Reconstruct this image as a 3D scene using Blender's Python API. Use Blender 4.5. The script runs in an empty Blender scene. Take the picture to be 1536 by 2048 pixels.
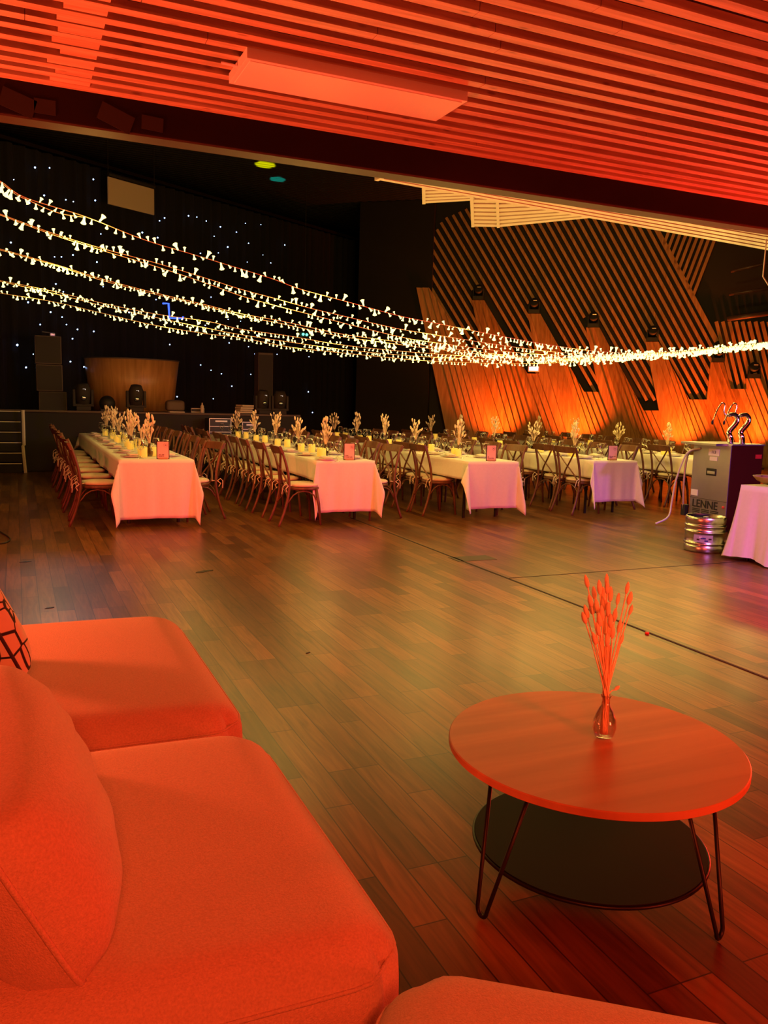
import bpy, bmesh, math, random
from mathutils import Vector, Matrix
from mathutils.bvhtree import BVHTree
random.seed(11)
PI = math.pi
S = bpy.context.scene
COL = S.collection

# ---------------------------------------------------------------- camera
F, VP, SL, CH = 1650.0, (30.0, 777.0), 0.0285, 1.5
def _ray(p):
    return Vector((p[0] - 768.0, -(p[1] - 1024.0), -F)).normalized()
_Y = _ray(VP); _q = _ray((VP[0] + 1000, VP[1] + 1000 * SL))
_Z = _q.cross(_Y).normalized()
if _Z.y < 0: _Z = -_Z
_X = _Y.cross(_Z)
ROT = Matrix((_X, _Y, _Z))
EYE = Vector((0, 0, CH))
cd = bpy.data.cameras.new('camera'); cam = bpy.data.objects.new('camera', cd); COL.objects.link(cam)
cd.sensor_fit = 'VERTICAL'; cd.sensor_height = 36.0; cd.lens = F / 2048.0 * 36.0
cd.clip_start = 0.05; cd.clip_end = 200
cam.matrix_world = Matrix.Translation(EYE) @ ROT.to_4x4()
S.camera = cam
def wray(p): return ROT @ _ray(p)
def on_z(p, z=0.0):
    d = wray(p); return EYE + d * ((z - CH) / d.z)
def on_y(p, y):
    d = wray(p); return EYE + d * (y / d.y)
def on_x(p, x):
    d = wray(p); return EYE + d * (x / d.x)

# ---------------------------------------------------------------- exposure, world
S.view_settings.view_transform = 'Standard'; S.view_settings.look = 'None'
S.view_settings.gamma = 1.0; S.view_settings.exposure = 0.0
S.view_settings.use_curve_mapping = False
W = bpy.data.worlds.new('world'); S.world = W; W.use_nodes = True
W.node_tree.nodes['Background'].inputs[0].default_value =  (0.9, 0.45, 0.25, 1)
W.node_tree.nodes['Background'].inputs[1].default_value = 0.006

def light(name, kind, loc, target, energy, color, size=0.3, spot=60, blend=0.6):
    ld = bpy.data.lights.new(name, kind); ld.energy = energy; ld.color = color
    if kind == 'AREA': ld.shape = 'DISK'; ld.size = size
    else: ld.shadow_soft_size = size
    if kind == 'SPOT': ld.spot_size = math.radians(spot); ld.spot_blend = blend
    o = bpy.data.objects.new(name, ld); COL.objects.link(o); o.location = loc
    if target is not None:
        o.rotation_euler = (Vector(target) - Vector(loc)).to_track_quat('-Z', 'Y').to_euler()
    return o
RED = (1.0, 0.085, 0.018)
light('red_wash_lamp', 'SPOT', (-0.2, -1.6, 2.5), (1.0, 2.4, 0.2), 430, RED, 0.35, 82, 0.7)
light('red_ceiling_wash', 'AREA', (6.9, 3.6, 0.7), (4.2, 3.8, 3.0), 260, (1.0, 0.040, 0.012), 0.5)
light('red_ceiling_wash', 'AREA', (-1.7, 4.1, 0.8), (0.9, 3.7, 3.0), 190, (1.0, 0.10, 0.03), 0.5)
light('red_ceiling_wash', 'AREA', (2.3, 0.2, 0.5), (2.4, 3.0, 3.0), 34, (1.0, 0.06, 0.02), 0.5)
light('red_stage_spot', 'SPOT', (-2.7, 3.6, 2.5), (1.2, 10.2, 0.3), 720, (1.0, 0.055, 0.05), 0.12, 40, 0.8)
light('red_stage_spot', 'SPOT', (1.8, 0.6, 2.7), (3.9, 9.4, 0.3), 760, (1.0, 0.06, 0.03), 0.12, 42, 0.8)
light('red_floor_spot', 'SPOT', (2.4, -1.6, 2.85), (3.0, 4.6, 0), 1000, (1.0, 0.07, 0.01), 0.25, 48, 1.0)
light('red_floor_spot', 'SPOT', (-2.6, 5.0, 2.9), (0.6, 7.2, 0), 260, (1.0, 0.14, 0.03), 0.2, 60, 1.0)
light('magenta_spot', 'SPOT', (8.6, 2.4, 2.8), (6.0, 4.2, 0), 900, (0.85, 0.05, 0.42), 0.2, 60, 1.0)
light('violet_spot', 'SPOT', (9.4, 2.0, 2.8), (5.8, 8.8, 0.3), 400, (0.62, 0.10, 0.95), 0.15, 60, 0.9)
light('violet_spot', 'SPOT', (5.0, 2.2, 2.8), (6.9, 5.0, 0.2), 560, (0.85, 0.28, 0.95), 0.12, 62, 0.9)
light('white_stage_spot', 'SPOT', (0.6, 15.6, 5.6), (0.1, 6.5, 0), 220, (0.7, 0.75, 1.0), 0.1, 12, 0.8)
light('yellow_beam', 'SPOT', (4.4, 17.4, 1.9), on_z((530, 332), 6.98), 60000, (0.75, 0.75, 0.0), 0.02, 5.0, 0.35)
light('cyan_beam', 'SPOT', (4.7, 17.4, 1.9), on_z((555, 361), 6.98), 20000, (0.0, 0.75, 0.55), 0.02, 3.6, 0.35)
light('raft_fill', 'SPOT', (6.3, 10.6, 1.3), (5.6, 9.0, 3.8), 22, (1.0, 0.42, 0.20), 0.15, 80, 0.9)  # added fill without a fixture, hidden among the tables to brighten the rafts
light('amber_wall_fill', 'SPOT', (7.5, 9.5, 6.4), (14.0, 18.6, 2.2), 700, (1.0, 0.50, 0.08), 0.3, 75, 1.0)  # added unseen amber fill that tints the timber wall between the uplights
light('booth_spot', 'SPOT', (2.4, 13.5, 4.5), (2.3, 18.0, 1.7), 50, (1.0, 0.46, 0.10), 0.2, 22, 0.8)

# ---------------------------------------------------------------- materials
def new_mat(name):
    m = bpy.data.materials.new(name); m.use_nodes = True
    return m, m.node_tree.nodes, m.node_tree.links, m.node_tree.nodes['Principled BSDF']
def mat(name, col, rough=0.6, metal=0.0, noise=0.0, nscale=20.0, bump=0.0, bscale=200.0, spec=None, sheen=0):
    m, N, L, P = new_mat(name)
    P.inputs['Roughness'].default_value = rough; P.inputs['Metallic'].default_value = metal
    P.inputs['Base Color'].default_value = (*col, 1)
    if spec is not None: P.inputs['Specular IOR Level'].default_value = spec
    if sheen: P.inputs['Sheen Weight'].default_value = sheen
    tc = N.new('ShaderNodeTexCoord')
    if noise:
        n = N.new('ShaderNodeTexNoise'); n.inputs['Scale'].default_value = nscale; n.inputs['Detail'].default_value = 4
        L.new(tc.outputs['Object'], n.inputs['Vector'])
        r = N.new('ShaderNodeMix'); r.data_type = 'RGBA'
        r.inputs[6].default_value = (*[c * (1 - noise) for c in col], 1); r.inputs[7].default_value = (*[min(1, c * (1 + noise)) for c in col], 1)
        L.new(n.outputs['Fac'], r.inputs[0]); L.new(r.outputs[2], P.inputs['Base Color'])
    if bump:
        n = N.new('ShaderNodeTexNoise'); n.inputs['Scale'].default_value = bscale; n.inputs['Detail'].default_value = 2
        L.new(tc.outputs['Object'], n.inputs['Vector'])
        b = N.new('ShaderNodeBump'); b.inputs['Strength'].default_value = bump; b.inputs['Distance'].default_value = 0.004
        L.new(n.outputs['Fac'], b.inputs['Height']); L.new(b.outputs[0], P.inputs['Normal'])
    return m
def wood(name, c1, c2, axis=0, scale=1.0, rough=0.5, knots=True):
    """grain runs along the given object axis"""
    m, N, L, P = new_mat(name)
    P.inputs['Roughness'].default_value = rough
    tc = N.new('ShaderNodeTexCoord'); mp = N.new('ShaderNodeMapping')
    s = [14 * scale] * 3; s[axis] = 0.9 * scale; mp.inputs['Scale'].default_value = s
    L.new(tc.outputs['Object'], mp.inputs[0])
    n = N.new('ShaderNodeTexNoise'); n.inputs['Scale'].default_value = 2.2; n.inputs['Detail'].default_value = 6; n.inputs['Distortion'].default_value = 0.8
    L.new(mp.outputs[0], n.inputs['Vector'])
    cr = N.new('ShaderNodeValToRGB'); cr.color_ramp.elements[0].position = 0.32; cr.color_ramp.elements[1].position = 0.68
    cr.color_ramp.elements[0].color = (*c1, 1); cr.color_ramp.elements[1].color = (*c2, 1)
    L.new(n.outputs['Fac'], cr.inputs[0]); out = cr.outputs[0]
    if knots:
        v = N.new('ShaderNodeTexVoronoi'); v.inputs['Scale'].default_value = 1.0
        mp2 = N.new('ShaderNodeMapping'); s2 = [16.0] * 3; s2[axis] = 5.0; mp2.inputs['Scale'].default_value = s2
        L.new(tc.outputs['Object'], mp2.inputs[0]); L.new(mp2.outputs[0], v.inputs['Vector'])
        r2 = N.new('ShaderNodeValToRGB'); r2.color_ramp.elements[0].position = 0.07; r2.color_ramp.elements[1].position = 0.16
        r2.color_ramp.elements[0].color = (0.35, 0.25, 0.2, 1); r2.color_ramp.elements[1].color = (1, 1, 1, 1)
        L.new(v.outputs['Distance'], r2.inputs[0])
        mx = N.new('ShaderNodeMix'); mx.data_type = 'RGBA'; mx.blend_type = 'MULTIPLY'; mx.inputs[0].default_value = 0.6
        L.new(out, mx.inputs[6]); L.new(r2.outputs[0], mx.inputs[7]); out = mx.outputs[2]
    L.new(out, P.inputs['Base Color'])
    b = N.new('ShaderNodeBump'); b.inputs['Strength'].default_value = 0.2; b.inputs['Distance'].default_value = 0.003
    L.new(n.outputs['Fac'], b.inputs['Height']); L.new(b.outputs[0], P.inputs['Normal'])
    return m
def emit(name, col, strength, sample=False):
    m, N, L, P = new_mat(name)
    P.inputs['Base Color'].default_value = (*[c * 0.5 for c in col], 1)
    P.inputs['Emission Color'].default_value = (*col, 1); P.inputs['Emission Strength'].default_value = strength
    if not sample: m.cycles.emission_sampling = 'NONE'
    return m
def glass(name, col=(1, 1, 1), rough=0.02, alpha=0.25):
    m, N, L, P = new_mat(name)
    out = N['Material Output']
    g = N.new('ShaderNodeBsdfGlossy'); g.inputs['Roughness'].default_value = rough; g.inputs['Color'].default_value = (1, 1, 1, 1)
    t = N.new('ShaderNodeBsdfTransparent'); t.inputs['Color'].default_value = (*col, 1)
    fr = N.new('ShaderNodeLayerWeight'); fr.inputs['Blend'].default_value = alpha
    mx = N.new('ShaderNodeMixShader')
    L.new(fr.outputs['Facing'], mx.inputs[0]); L.new(t.outputs[0], mx.inputs[1]); L.new(g.outputs[0], mx.inputs[2])
    L.new(mx.outputs[0], out.inputs['Surface'])
    return m

def floor_mat():
    m, N, L, P = new_mat('vinyl_plank')
    tc = N.new('ShaderNodeTexCoord'); sep = N.new('ShaderNodeSeparateXYZ'); cmb = N.new('ShaderNodeCombineXYZ')
    L.new(tc.outputs['Object'], sep.inputs[0]); L.new(sep.outputs['Y'], cmb.inputs['X']); L.new(sep.outputs['X'], cmb.inputs['Y'])
    b = N.new('ShaderNodeTexBrick'); b.offset = 0.37; b.offset_frequency = 3; b.squash = 1.0
    b.inputs['Scale'].default_value = 1.0; b.inputs['Brick Width'].default_value = 0.74; b.inputs['Row Height'].default_value = 0.111
    b.inputs['Mortar Size'].default_value = 0.0024; b.inputs['Mortar Smooth'].default_value = 0.1; b.inputs['Bias'].default_value = 0.0
    b.inputs['Color1'].default_value = (0.11, 0.040, 0.010, 1); b.inputs['Color2'].default_value = (0.29, 0.125, 0.030, 1); b.inputs['Mortar'].default_value = (0.05, 0.018, 0.008, 1)
    L.new(cmb.outputs[0], b.inputs['Vector'])
    mp = N.new('ShaderNodeMapping'); mp.inputs['Scale'].default_value = (30, 2.2, 1); L.new(tc.outputs['Object'], mp.inputs[0])
    n = N.new('ShaderNodeTexNoise'); n.inputs['Scale'].default_value = 1.0; n.inputs['Detail'].default_value = 6; n.inputs['Distortion'].default_value = 1.2
    L.new(mp.outputs[0], n.inputs['Vector'])
    n2 = N.new('ShaderNodeTexNoise'); n2.inputs['Scale'].default_value = 0.9; n2.inputs['Detail'].default_value = 5
    L.new(tc.outputs['Object'], n2.inputs['Vector'])
    r = N.new('ShaderNodeValToRGB'); r.color_ramp.elements[0].position = 0.25; r.color_ramp.elements[1].position = 0.75
    r.color_ramp.elements[0].color = (0.45, 0.41, 0.37, 1); r.color_ramp.elements[1].color = (1.12, 1.08, 1.02, 1)
    L.new(n.outputs['Fac'], r.inputs[0])
    mx = N.new('ShaderNodeMix'); mx.data_type = 'RGBA'; mx.blend_type = 'MULTIPLY'; mx.inputs[0].default_value = 1.0
    L.new(b.outputs['Color'], mx.inputs[6]); L.new(r.outputs[0], mx.inputs[7])
    L.new(mx.outputs[2], P.inputs['Base Color'])
    mr = N.new('ShaderNodeMapRange'); mr.inputs[1].default_value = 0.2; mr.inputs[2].default_value = 0.8
    mr.inputs[3].default_value = 0.30; mr.inputs[4].default_value = 0.36
    L.new(n2.outputs['Fac'], mr.inputs[0]); L.new(mr.outputs[0], P.inputs['Roughness'])
    P.inputs['Specular IOR Level'].default_value = 0.30
    bp = N.new('ShaderNodeBump'); bp.inputs['Strength'].default_value = 0.05; bp.inputs['Distance'].default_value = 0.001
    L.new(n.outputs['Fac'], bp.inputs['Height']); L.new(bp.outputs[0], P.inputs['Normal'])
    return m

def cushion_pattern_mat():
    m, N, L, P = new_mat('crackle_print')
    P.inputs['Roughness'].default_value = 0.9
    tc = N.new('ShaderNodeTexCoord'); v = N.new('ShaderNodeTexVoronoi'); v.feature = 'DISTANCE_TO_EDGE'; v.inputs['Scale'].default_value = 9.0
    L.new(tc.outputs['Object'], v.inputs['Vector'])
    r = N.new('ShaderNodeValToRGB'); r.color_ramp.elements[0].position = 0.022; r.color_ramp.elements[1].position = 0.032
    r.color_ramp.elements[0].color = (0.02, 0.016, 0.014, 1); r.color_ramp.elements[1].color = (0.72, 0.66, 0.58, 1)
    L.new(v.outputs['Distance'], r.inputs[0]); L.new(r.outputs[0], P.inputs['Base Color'])
    return m

M = dict(
    floor=floor_mat(),
    slat=wood('ceiling_slat_wood', (0.52, 0.30, 0.18), (0.80, 0.55, 0.38), 0, 1.0, 0.42),
    backing=mat('ceiling_backing', (0.05, 0.018, 0.012), 0.8, noise=0.3, nscale=3),
    black=mat('black_paint', (0.012, 0.010, 0.009), 0.75),
    hallblack=mat('hall_dark', (0.010, 0.009, 0.009), 0.8, noise=0.3, nscale=2),
    beam=mat('beam_brown', (0.010, 0.004, 0.003), 0.7, spec=0.15, noise=0.5, nscale=2.5),
    fascia=mat('beam_fascia', (0.055, 0.03, 0.014), 0.6, noise=0.25, nscale=4),
    curtain=mat('black_velvet', (0.006, 0.005, 0.006), 0.95),
    cream=mat('cream_lacquer', (0.60, 0.50, 0.42), 0.45),
    board=wood('board_wood', (0.30, 0.13, 0.04), (0.50, 0.25, 0.085), 2, 0.5, 0.5, knots=False),
    wallslat=wood('wall_slat_wood', (0.30, 0.14, 0.045), (0.46, 0.24, 0.085), 2, 0.6, 0.55, knots=False),
    booth=wood('booth_veneer', (0.36, 0.16, 0.04), (0.60, 0.30, 0.09), 2, 0.25, 0.35, knots=False),
    fabric=mat('coral_upholstery', (0.66, 0.43, 0.33), 0.95, noise=0.30, nscale=190, bump=0.6, bscale=320, sheen=0.25),
    pattern=cushion_pattern_mat(),
    tabletop=wood('coffee_table_wood', (0.40, 0.15, 0.06), (0.52, 0.22, 0.09), 0, 0.35, 0.42, knots=False),
    blackmetal=mat('black_metal', (0.018, 0.015, 0.014), 0.4, 0.6),
    chair=wood('walnut_chair', (0.11, 0.045, 0.024), (0.18, 0.078, 0.04), 2, 1.0, 0.36, knots=False),
    seat=mat('cream_seat_pad', (0.74, 0.64, 0.48), 0.9, noise=0.08, nscale=60),
    cloth=mat('white_linen', (0.84, 0.80, 0.76), 0.85, noise=0.05, nscale=30, bump=0.25, bscale=60),
    plate=mat('porcelain', (0.85, 0.83, 0.8), 0.15),
    napkin=mat('napkin_linen', (0.80, 0.74, 0.66), 0.9),
    glass=glass('clear_glass', (0.93, 0.93, 0.91), 0.06, 0.36),
    vase=glass('brown_glass', (0.30, 0.16, 0.09), 0.05, 0.25),
    clearvase=glass('vase_glass', (0.9, 0.9, 0.9), 0.02, 0.3),
    wax=None, grass=mat('dried_grass', (0.92, 0.76, 0.54), 0.9, noise=0.2, nscale=60, bump=0.5, bscale=900),
    stem=mat('dried_stem', (0.86, 0.70, 0.46), 0.8),
    card=mat('pink_card', (0.86, 0.50, 0.44), 0.7), ink=mat('dark_ink', (0.03, 0.008, 0.008), 0.7),
    standwood=mat('card_block', (0.45, 0.22, 0.11), 0.6),
    steel=mat('brushed_steel', (0.55, 0.54, 0.56), 0.32, 0.9, noise=0.1, nscale=8),
    chrome=mat('chrome', (0.82, 0.82, 0.84), 0.08, 1.0), keg=mat('keg_steel', (0.66, 0.65, 0.64), 0.27, 1.0, noise=0.06, nscale=9),
    darkside=mat('dark_red_side', (0.06, 0.012, 0.004), 0.7, spec=0.08), sticker=mat('sticker_white', (0.8, 0.78, 0.85), 0.5),
    redplastic=mat('red_plastic', (0.7, 0.05, 0.03), 0.4), hose=mat('clear_hose', (0.72, 0.72, 0.72), 0.3),
    rubber=mat('black_rubber', (0.012, 0.012, 0.012), 0.6), grille=mat('speaker_grille', (0.035, 0.028, 0.022), 0.7, bump=0.5, bscale=300),
    spkedge=mat('speaker_edge', (0.12, 0.085, 0.055), 0.6), stage=mat('stage_black', (0.011, 0.007, 0.005), 0.7, noise=0.3, nscale=3),
    stageedge=mat('stage_edge', (0.10, 0.065, 0.04), 0.6), nosing=mat('white_nosing', (0.75, 0.66, 0.52), 0.6),
    screen=mat('projection_screen', (0.62, 0.50, 0.38), 0.9), bowl=mat('bowl_wood', (0.35, 0.20, 0.11), 0.5),
    lens=mat('lens_glass', (0.3, 0.35, 0.4), 0.05, 0.9), tape=mat('floor_tape', (0.05, 0.035, 0.02), 0.6),
    bulb=emit('warm_bulb', (1.0, 0.88, 0.30), 2.6), wire=mat('string_wire', (0.80, 0.50, 0.30), 0.6),
    star=emit('star_led', (0.30, 0.50, 1.0), 9.0), blueled=emit('blue_led', (0.04, 0.10, 1.0), 2.5), greenled=emit('green_led', (0.1, 0.9, 0.6), 4.0),
    plywood=mat('flightcase', (0.02, 0.02, 0.02), 0.4), alu=mat('aluminium_edge', (0.75, 0.7, 0.6), 0.35, 0.5),
    paper=mat('white_paper_box', (0.62, 0.52, 0.38), 0.8), candlew=mat('white_candle', (0.85, 0.78, 0.66), 0.5),
)
def wax_mat():
    m, N, L, P = new_mat('yellow_candle_jar')
    P.inputs['Base Color'].default_value = (0.85, 0.68, 0.16, 1); P.inputs['Roughness'].default_value = 0.4
    P.inputs['Emission Color'].default_value = (1.0, 0.62, 0.07, 1); P.inputs['Emission Strength'].default_value = 0.28
    m.cycles.emission_sampling = 'NONE'
    return m
M['wax'] = wax_mat()

# ---------------------------------------------------------------- helpers
def link_mesh(name, bm, m, parent=None, smooth=False, bevel=0):
    me = bpy.data.meshes.new(name); bm.normal_update(); bm.to_mesh(me); bm.free()
    if m is not None: me.materials.append(m)
    if smooth:
        for p in me.polygons: p.use_smooth = True
    o = bpy.data.objects.new(name, me); COL.objects.link(o)
    if parent is not None: o.parent = parent
    if bevel:
        md = o.modifiers.new('bevel', 'BEVEL'); md.width = bevel; md.segments = 2; md.limit_method = 'ANGLE'
    return o
def tag(o, label, cat, group=None, kind=None):
    if label: o['label'] = label
    if cat: o['category'] = cat
    if group: o['group'] = group
    if kind: o['kind'] = kind
    return o
def thing(name, label, cat, loc=(0, 0, 0), rz=0.0, group=None):
    o = bpy.data.objects.new(name, None); COL.objects.link(o); o.empty_display_size = 0.1
    o.location = loc; o.rotation_euler = (0, 0, rz)
    return tag(o, label, cat, group)
def struct(name, bm, m, parent=None, smooth=False, bevel=0):
    o = link_mesh(name, bm, m, parent, smooth, bevel)
    if parent is None: o['kind'] = 'structure'
    return o
KIDS = {}
def copy_tree(o, parent=None):
    c = o.copy(); COL.objects.link(c)
    if parent is not None: c.parent = parent
    for ch in KIDS.get(o.name) or list(o.children): copy_tree(ch, c)
    return c
def dup(proto, loc, rz, label, group=None, name=None):
    c = copy_tree(proto); c.location = loc; c.rotation_euler = (0, 0, rz); c['label'] = label
    if group: c['group'] = group
    return c
def box(bm, c, s, rot=None):
    r = bmesh.ops.create_cube(bm, size=1.0)
    mat_ = Matrix.Translation(c) @ (rot.to_4x4() if rot else Matrix.Identity(4)) @ Matrix.Diagonal((*s, 1))
    bmesh.ops.transform(bm, matrix=mat_, verts=r['verts'])
    return r['verts']
def bar(bm, a, b, w, t, up=(0, 0, 1)):
    a = Vector(a); b = Vector(b); d = (b - a); L = d.length; d.normalize()
    up = Vector(up); x = d.cross(up)
    if x.length < 1e-5: x = d.cross(Vector((1, 0, 0)))
    x.normalize(); z = x.cross(d)
    R = Matrix((x, d, z)).transposed()
    return box(bm, (a + b) / 2, (w, L, t), R)
def tube(bm, pts, r, n=8, cap=True, closed=False, flat=1.0):
    pts = [Vector(p) for p in pts]; rings = []; prev = None
    N = len(pts)
    for i, p in enumerate(pts):
        if closed: t = pts[(i + 1) % N] - pts[(i - 1) % N]
        else: t = pts[min(i + 1, N - 1)] - pts[max(i - 1, 0)]
        t.normalize()
        if prev is None:
            a = Vector((0, 0, 1)) if abs(t.z) < 0.9 else Vector((1, 0, 0))
            u = t.cross(a).normalized()
        else:
            u = (prev - t * prev.dot(t)).normalized()
        prev = u; v = t.cross(u)
        rr = r[i] if isinstance(r, (list, tuple)) else r
        rings.append([bm.verts.new(p + (u * math.cos(2 * PI * k / n) + v * math.sin(2 * PI * k / n) * flat) * rr) for k in range(n)])
    rng = range(N) if closed else range(N - 1)
    for i in rng:
        A, B = rings[i], rings[(i + 1) % N]
        for k in range(n): bm.faces.new((A[k], A[(k + 1) % n], B[(k + 1) % n], B[k]))
    if cap and not closed:
        bm.faces.new(list(reversed(rings[0]))); bm.faces.new(rings[-1])
def lathe(bm, prof, c=(0, 0, 0), n=24, cap_bottom=True, cap_top=False):
    c = Vector(c); rings = []
    for r, z in prof:
        rings.append([bm.verts.new(c + Vector((r * math.cos(2 * PI * k / n), r * math.sin(2 * PI * k / n), z))) for k in range(n)])
    for A, B in zip(rings, rings[1:]):
        for k in range(n): bm.faces.new((A[k], A[(k + 1) % n], B[(k + 1) % n], B[k]))
    if cap_bottom: bm.faces.new(list(reversed(rings[0])))
    if cap_top: bm.faces.new(rings[-1])
def prism(bm, poly, extr):
    a = [bm.verts.new(Vector(p)) for p in poly]; b = [bm.verts.new(Vector(p) + Vector(extr)) for p in poly]
    bm.faces.new(a); bm.faces.new(list(reversed(b)))
    n = len(a)
    for i in range(n): bm.faces.new((a[i], b[i], b[(i + 1) % n], a[(i + 1) % n]))
def arc(c, r, a0, a1, n, plane='xz'):
    out = []
    for i in range(n + 1):
        a = math.radians(a0 + (a1 - a0) * i / n)
        u, v = r * math.cos(a), r * math.sin(a)
        out.append(Vector(c) + (Vector((u, 0, v)) if plane == 'xz' else Vector((0, u, v)) if plane == 'yz' else Vector((u, v, 0))))
    return out
def smooth_path(pts, k=6):
    pts = [Vector(p) for p in pts]; out = []
    for i in range(len(pts) - 1):
        p0 = pts[max(i - 1, 0)]; p1 = pts[i]; p2 = pts[i + 1]; p3 = pts[min(i + 2, len(pts) - 1)]
        for j in range(k):
            t = j / k
            out.append(0.5 * ((2 * p1) + (p2 - p0) * t + (2 * p0 - 5 * p1 + 4 * p2 - p3) * t * t + (3 * p1 - p0 - 3 * p2 + p3) * t ** 3))
    out.append(pts[-1]); return out
def rounded(bm, size, r, n=14, crown=0.0, crown_bottom=0.0, center=(0, 0, 0), deform=None):
    """rounded box with pillowed top"""
    g = bmesh.ops.create_cube(bm, size=2.0); vs = g['verts']
    es = list({e for v in vs for e in v.link_edges})
    bmesh.ops.subdivide_edges(bm, edges=es, cuts=n, use_grid_fill=True)
    hx, hy, hz = [s / 2 for s in size]
    for v in bm.verts:
        if v.tag: continue
        u = [math.copysign(abs(c) ** 0.75, c) if True else c for c in v.co]
        p = Vector((u[0] * hx, u[1] * hy, u[2] * hz))
        q = Vector((max(-hx + r, min(hx - r, p.x)), max(-hy + r, min(hy - r, p.y)), max(-hz + r, min(hz - r, p.z))))
        d = p - q
        if d.length > 1e-7: p = q + d.normalized() * r
        k = max(0, 1 - abs(p.x / hx) ** 2.6) * max(0, 1 - abs(p.y / hy) ** 2.6)
        if p.z > 0: p.z += crown * k * (p.z / hz)
        else: p.z -= crown_bottom * k * (-p.z / hz)
        if deform: p = deform(p)
        v.co = p + Vector(center); v.tag = True

# ================================================================ SETTING
bm = bmesh.new(); box(bm, (7.5, 10.5, -0.05), (25, 33, 0.1)); struct('floor', bm, M['floor'])
# hall shell
bm = bmesh.new(); box(bm, (-3.6, 10, 3.6), (0.2, 32, 7.4)); struct('wall_left', bm, M['hallblack'])
bm = bmesh.new(); box(bm, (7.5, 26.6, 3.6), (25, 0.2, 7.4)); struct('wall_back', bm, M['hallblack'])
bm = bmesh.new(); box(bm, (19.6, 10, 3.6), (0.2, 32, 7.4)); struct('wall_right', bm, M['hallblack'])
bm = bmesh.new(); box(bm, (7.5, -5.6, 3.6), (25, 0.2, 7.4)); struct('wall_front', bm, M['hallblack'])
bm = bmesh.new(); box(bm, (7.5, 15.7, 7.15), (25, 22, 0.2))
for i in range(120): box(bm, (7.5, 5.4 + i * 0.18, 7.03), (23, 0.07, 0.04))
struct('ceiling', bm, M['hallblack'])
# near slatted ceiling
Z0 = 3.0
bm = bmesh.new(); box(bm, (4.0, -0.4, Z0 + 0.19), (15.0, 10.2, 0.04))
ceil = struct('ceiling', bm, M['backing'])
bm = bmesh.new()
y = 4.68; i = 0
while y > -4.5:
    w = 0.056 if i else 0.07
    x = -3.4
    z_off = [0.0, 0.012, 0.0, -0.004][i % 4]
    while x < 11.4:
        L_ = random.uniform(2.2, 4.2); box(bm, (x + L_ / 2, y - w / 2, Z0 + 0.017 + z_off * 0.3), (L_ - 0.003, w, 0.034)); x += L_
    y -= 0.122 + (0.012 if i % 5 == 3 else 0); i += 1
struct('ceiling_slats', bm, M['slat'], ceil)
bm = bmesh.new()  # closed splice band where filler boards sit between the slats
y = 4.68 - 0.07; i = 0
while y > -1.5:
    x0 = 0.20 + 0.03 * (i % 2) - 0.01 * (i % 3)
    box(bm, ((x0 + 0.385) / 2, y - 0.026, Z0 + 0.019), (0.385 - x0, 0.066, 0.032)); y -= 0.122 + (0.012 if i % 5 == 2 else 0); i += 1
struct('filler_boards', bm, M['slat'], ceil)
# beam between the two rooms
bm = bmesh.new()
prism(bm, [(-3.5, 4.68, 2.832), (12, 4.68, 2.842), (12, 4.68, 7.0), (-3.5, 4.68, 7.0)], (0, 0.12, 0)); struct('trim_1', bm, M['beam'], bevel=0.006)
bm = bmesh.new(); box(bm, (4.25, 4.745, 2.832), (15.5, 0.125, 0.012)); struct('trim_2', bm, M['fascia'])
bm = bmesh.new()  # dark stains left on the beam face
for px, s in (((35, 195), 0.16), ((232, 232), 0.17), ((90, 222), 0.1), ((305, 240), 0.11)):
    p = on_y(px, 4.675); bmesh.ops.create_cube(bm, size=1, matrix=Matrix.Translation((p.x, 4.677, 2.895)) @ Matrix.Rotation(0.5 * (s - .1) * 10, 4, 'Y') @ Matrix.Diagonal((s, 0.004, 0.07 if s < .15 else 0.09, 1)))
struct('trim_3', bm, M['black'])
# floor seams of the vinyl sheets
bm = bmesh.new(); bar(bm, (3.83, 1.2, 0.0015), (3.83, 9.6, 0.0015), 0.022, 0.002); struct('trim_4', bm, M['black'])
bm = bmesh.new(); bar(bm, (3.83, 5.92, 0.0012), (8.6, 5.91, 0.0012), 0.009, 0.002); struct('trim_5', bm, M['black'])

# ---------------------------------------------------------------- star curtain behind the stage
CD = Vector((0.857, 0.515, 0)).normalized(); CP = Vector((0, 18.0, 0)); CN = Vector((CD.y, -CD.x, 0))
def on_curtain(p, off=0.0):
    d = wray(p); t = (CN.dot(CP - EYE) + off) / CN.dot(d); return EYE + d * t
cur = thing('star_curtain', 'tall black curtain dotted with tiny blue star lights behind the stage', 'curtain', (0, 18.0, 0))
bm = bmesh.new(); rows = []
nn = 420
for i in range(nn + 1):
    s = -3.9 + 15.0 * i / nn
    off = 0.05 * math.sin(s * 22) + 0.02 * math.sin(s * 51 + 1)
    b = CD * s + CN * (off - 0.08)
    rows.append((bm.verts.new(b), bm.verts.new(b + Vector((0, 0, 6.15)))))
for a, b in zip(rows, rows[1:]): bm.faces.new((a[0], b[0], b[1], a[1]))
link_mesh('drape', bm, M['curtain'], cur, True)
bm = bmesh.new(); bar(bm, CD * -3.9 + Vector((0, 0, 6.2)), CD * 11.1 + Vector((0, 0, 6.2)), 0.05, 0.06)
link_mesh('curtain_rail', bm, M['beam'], cur)
SP = []
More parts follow.
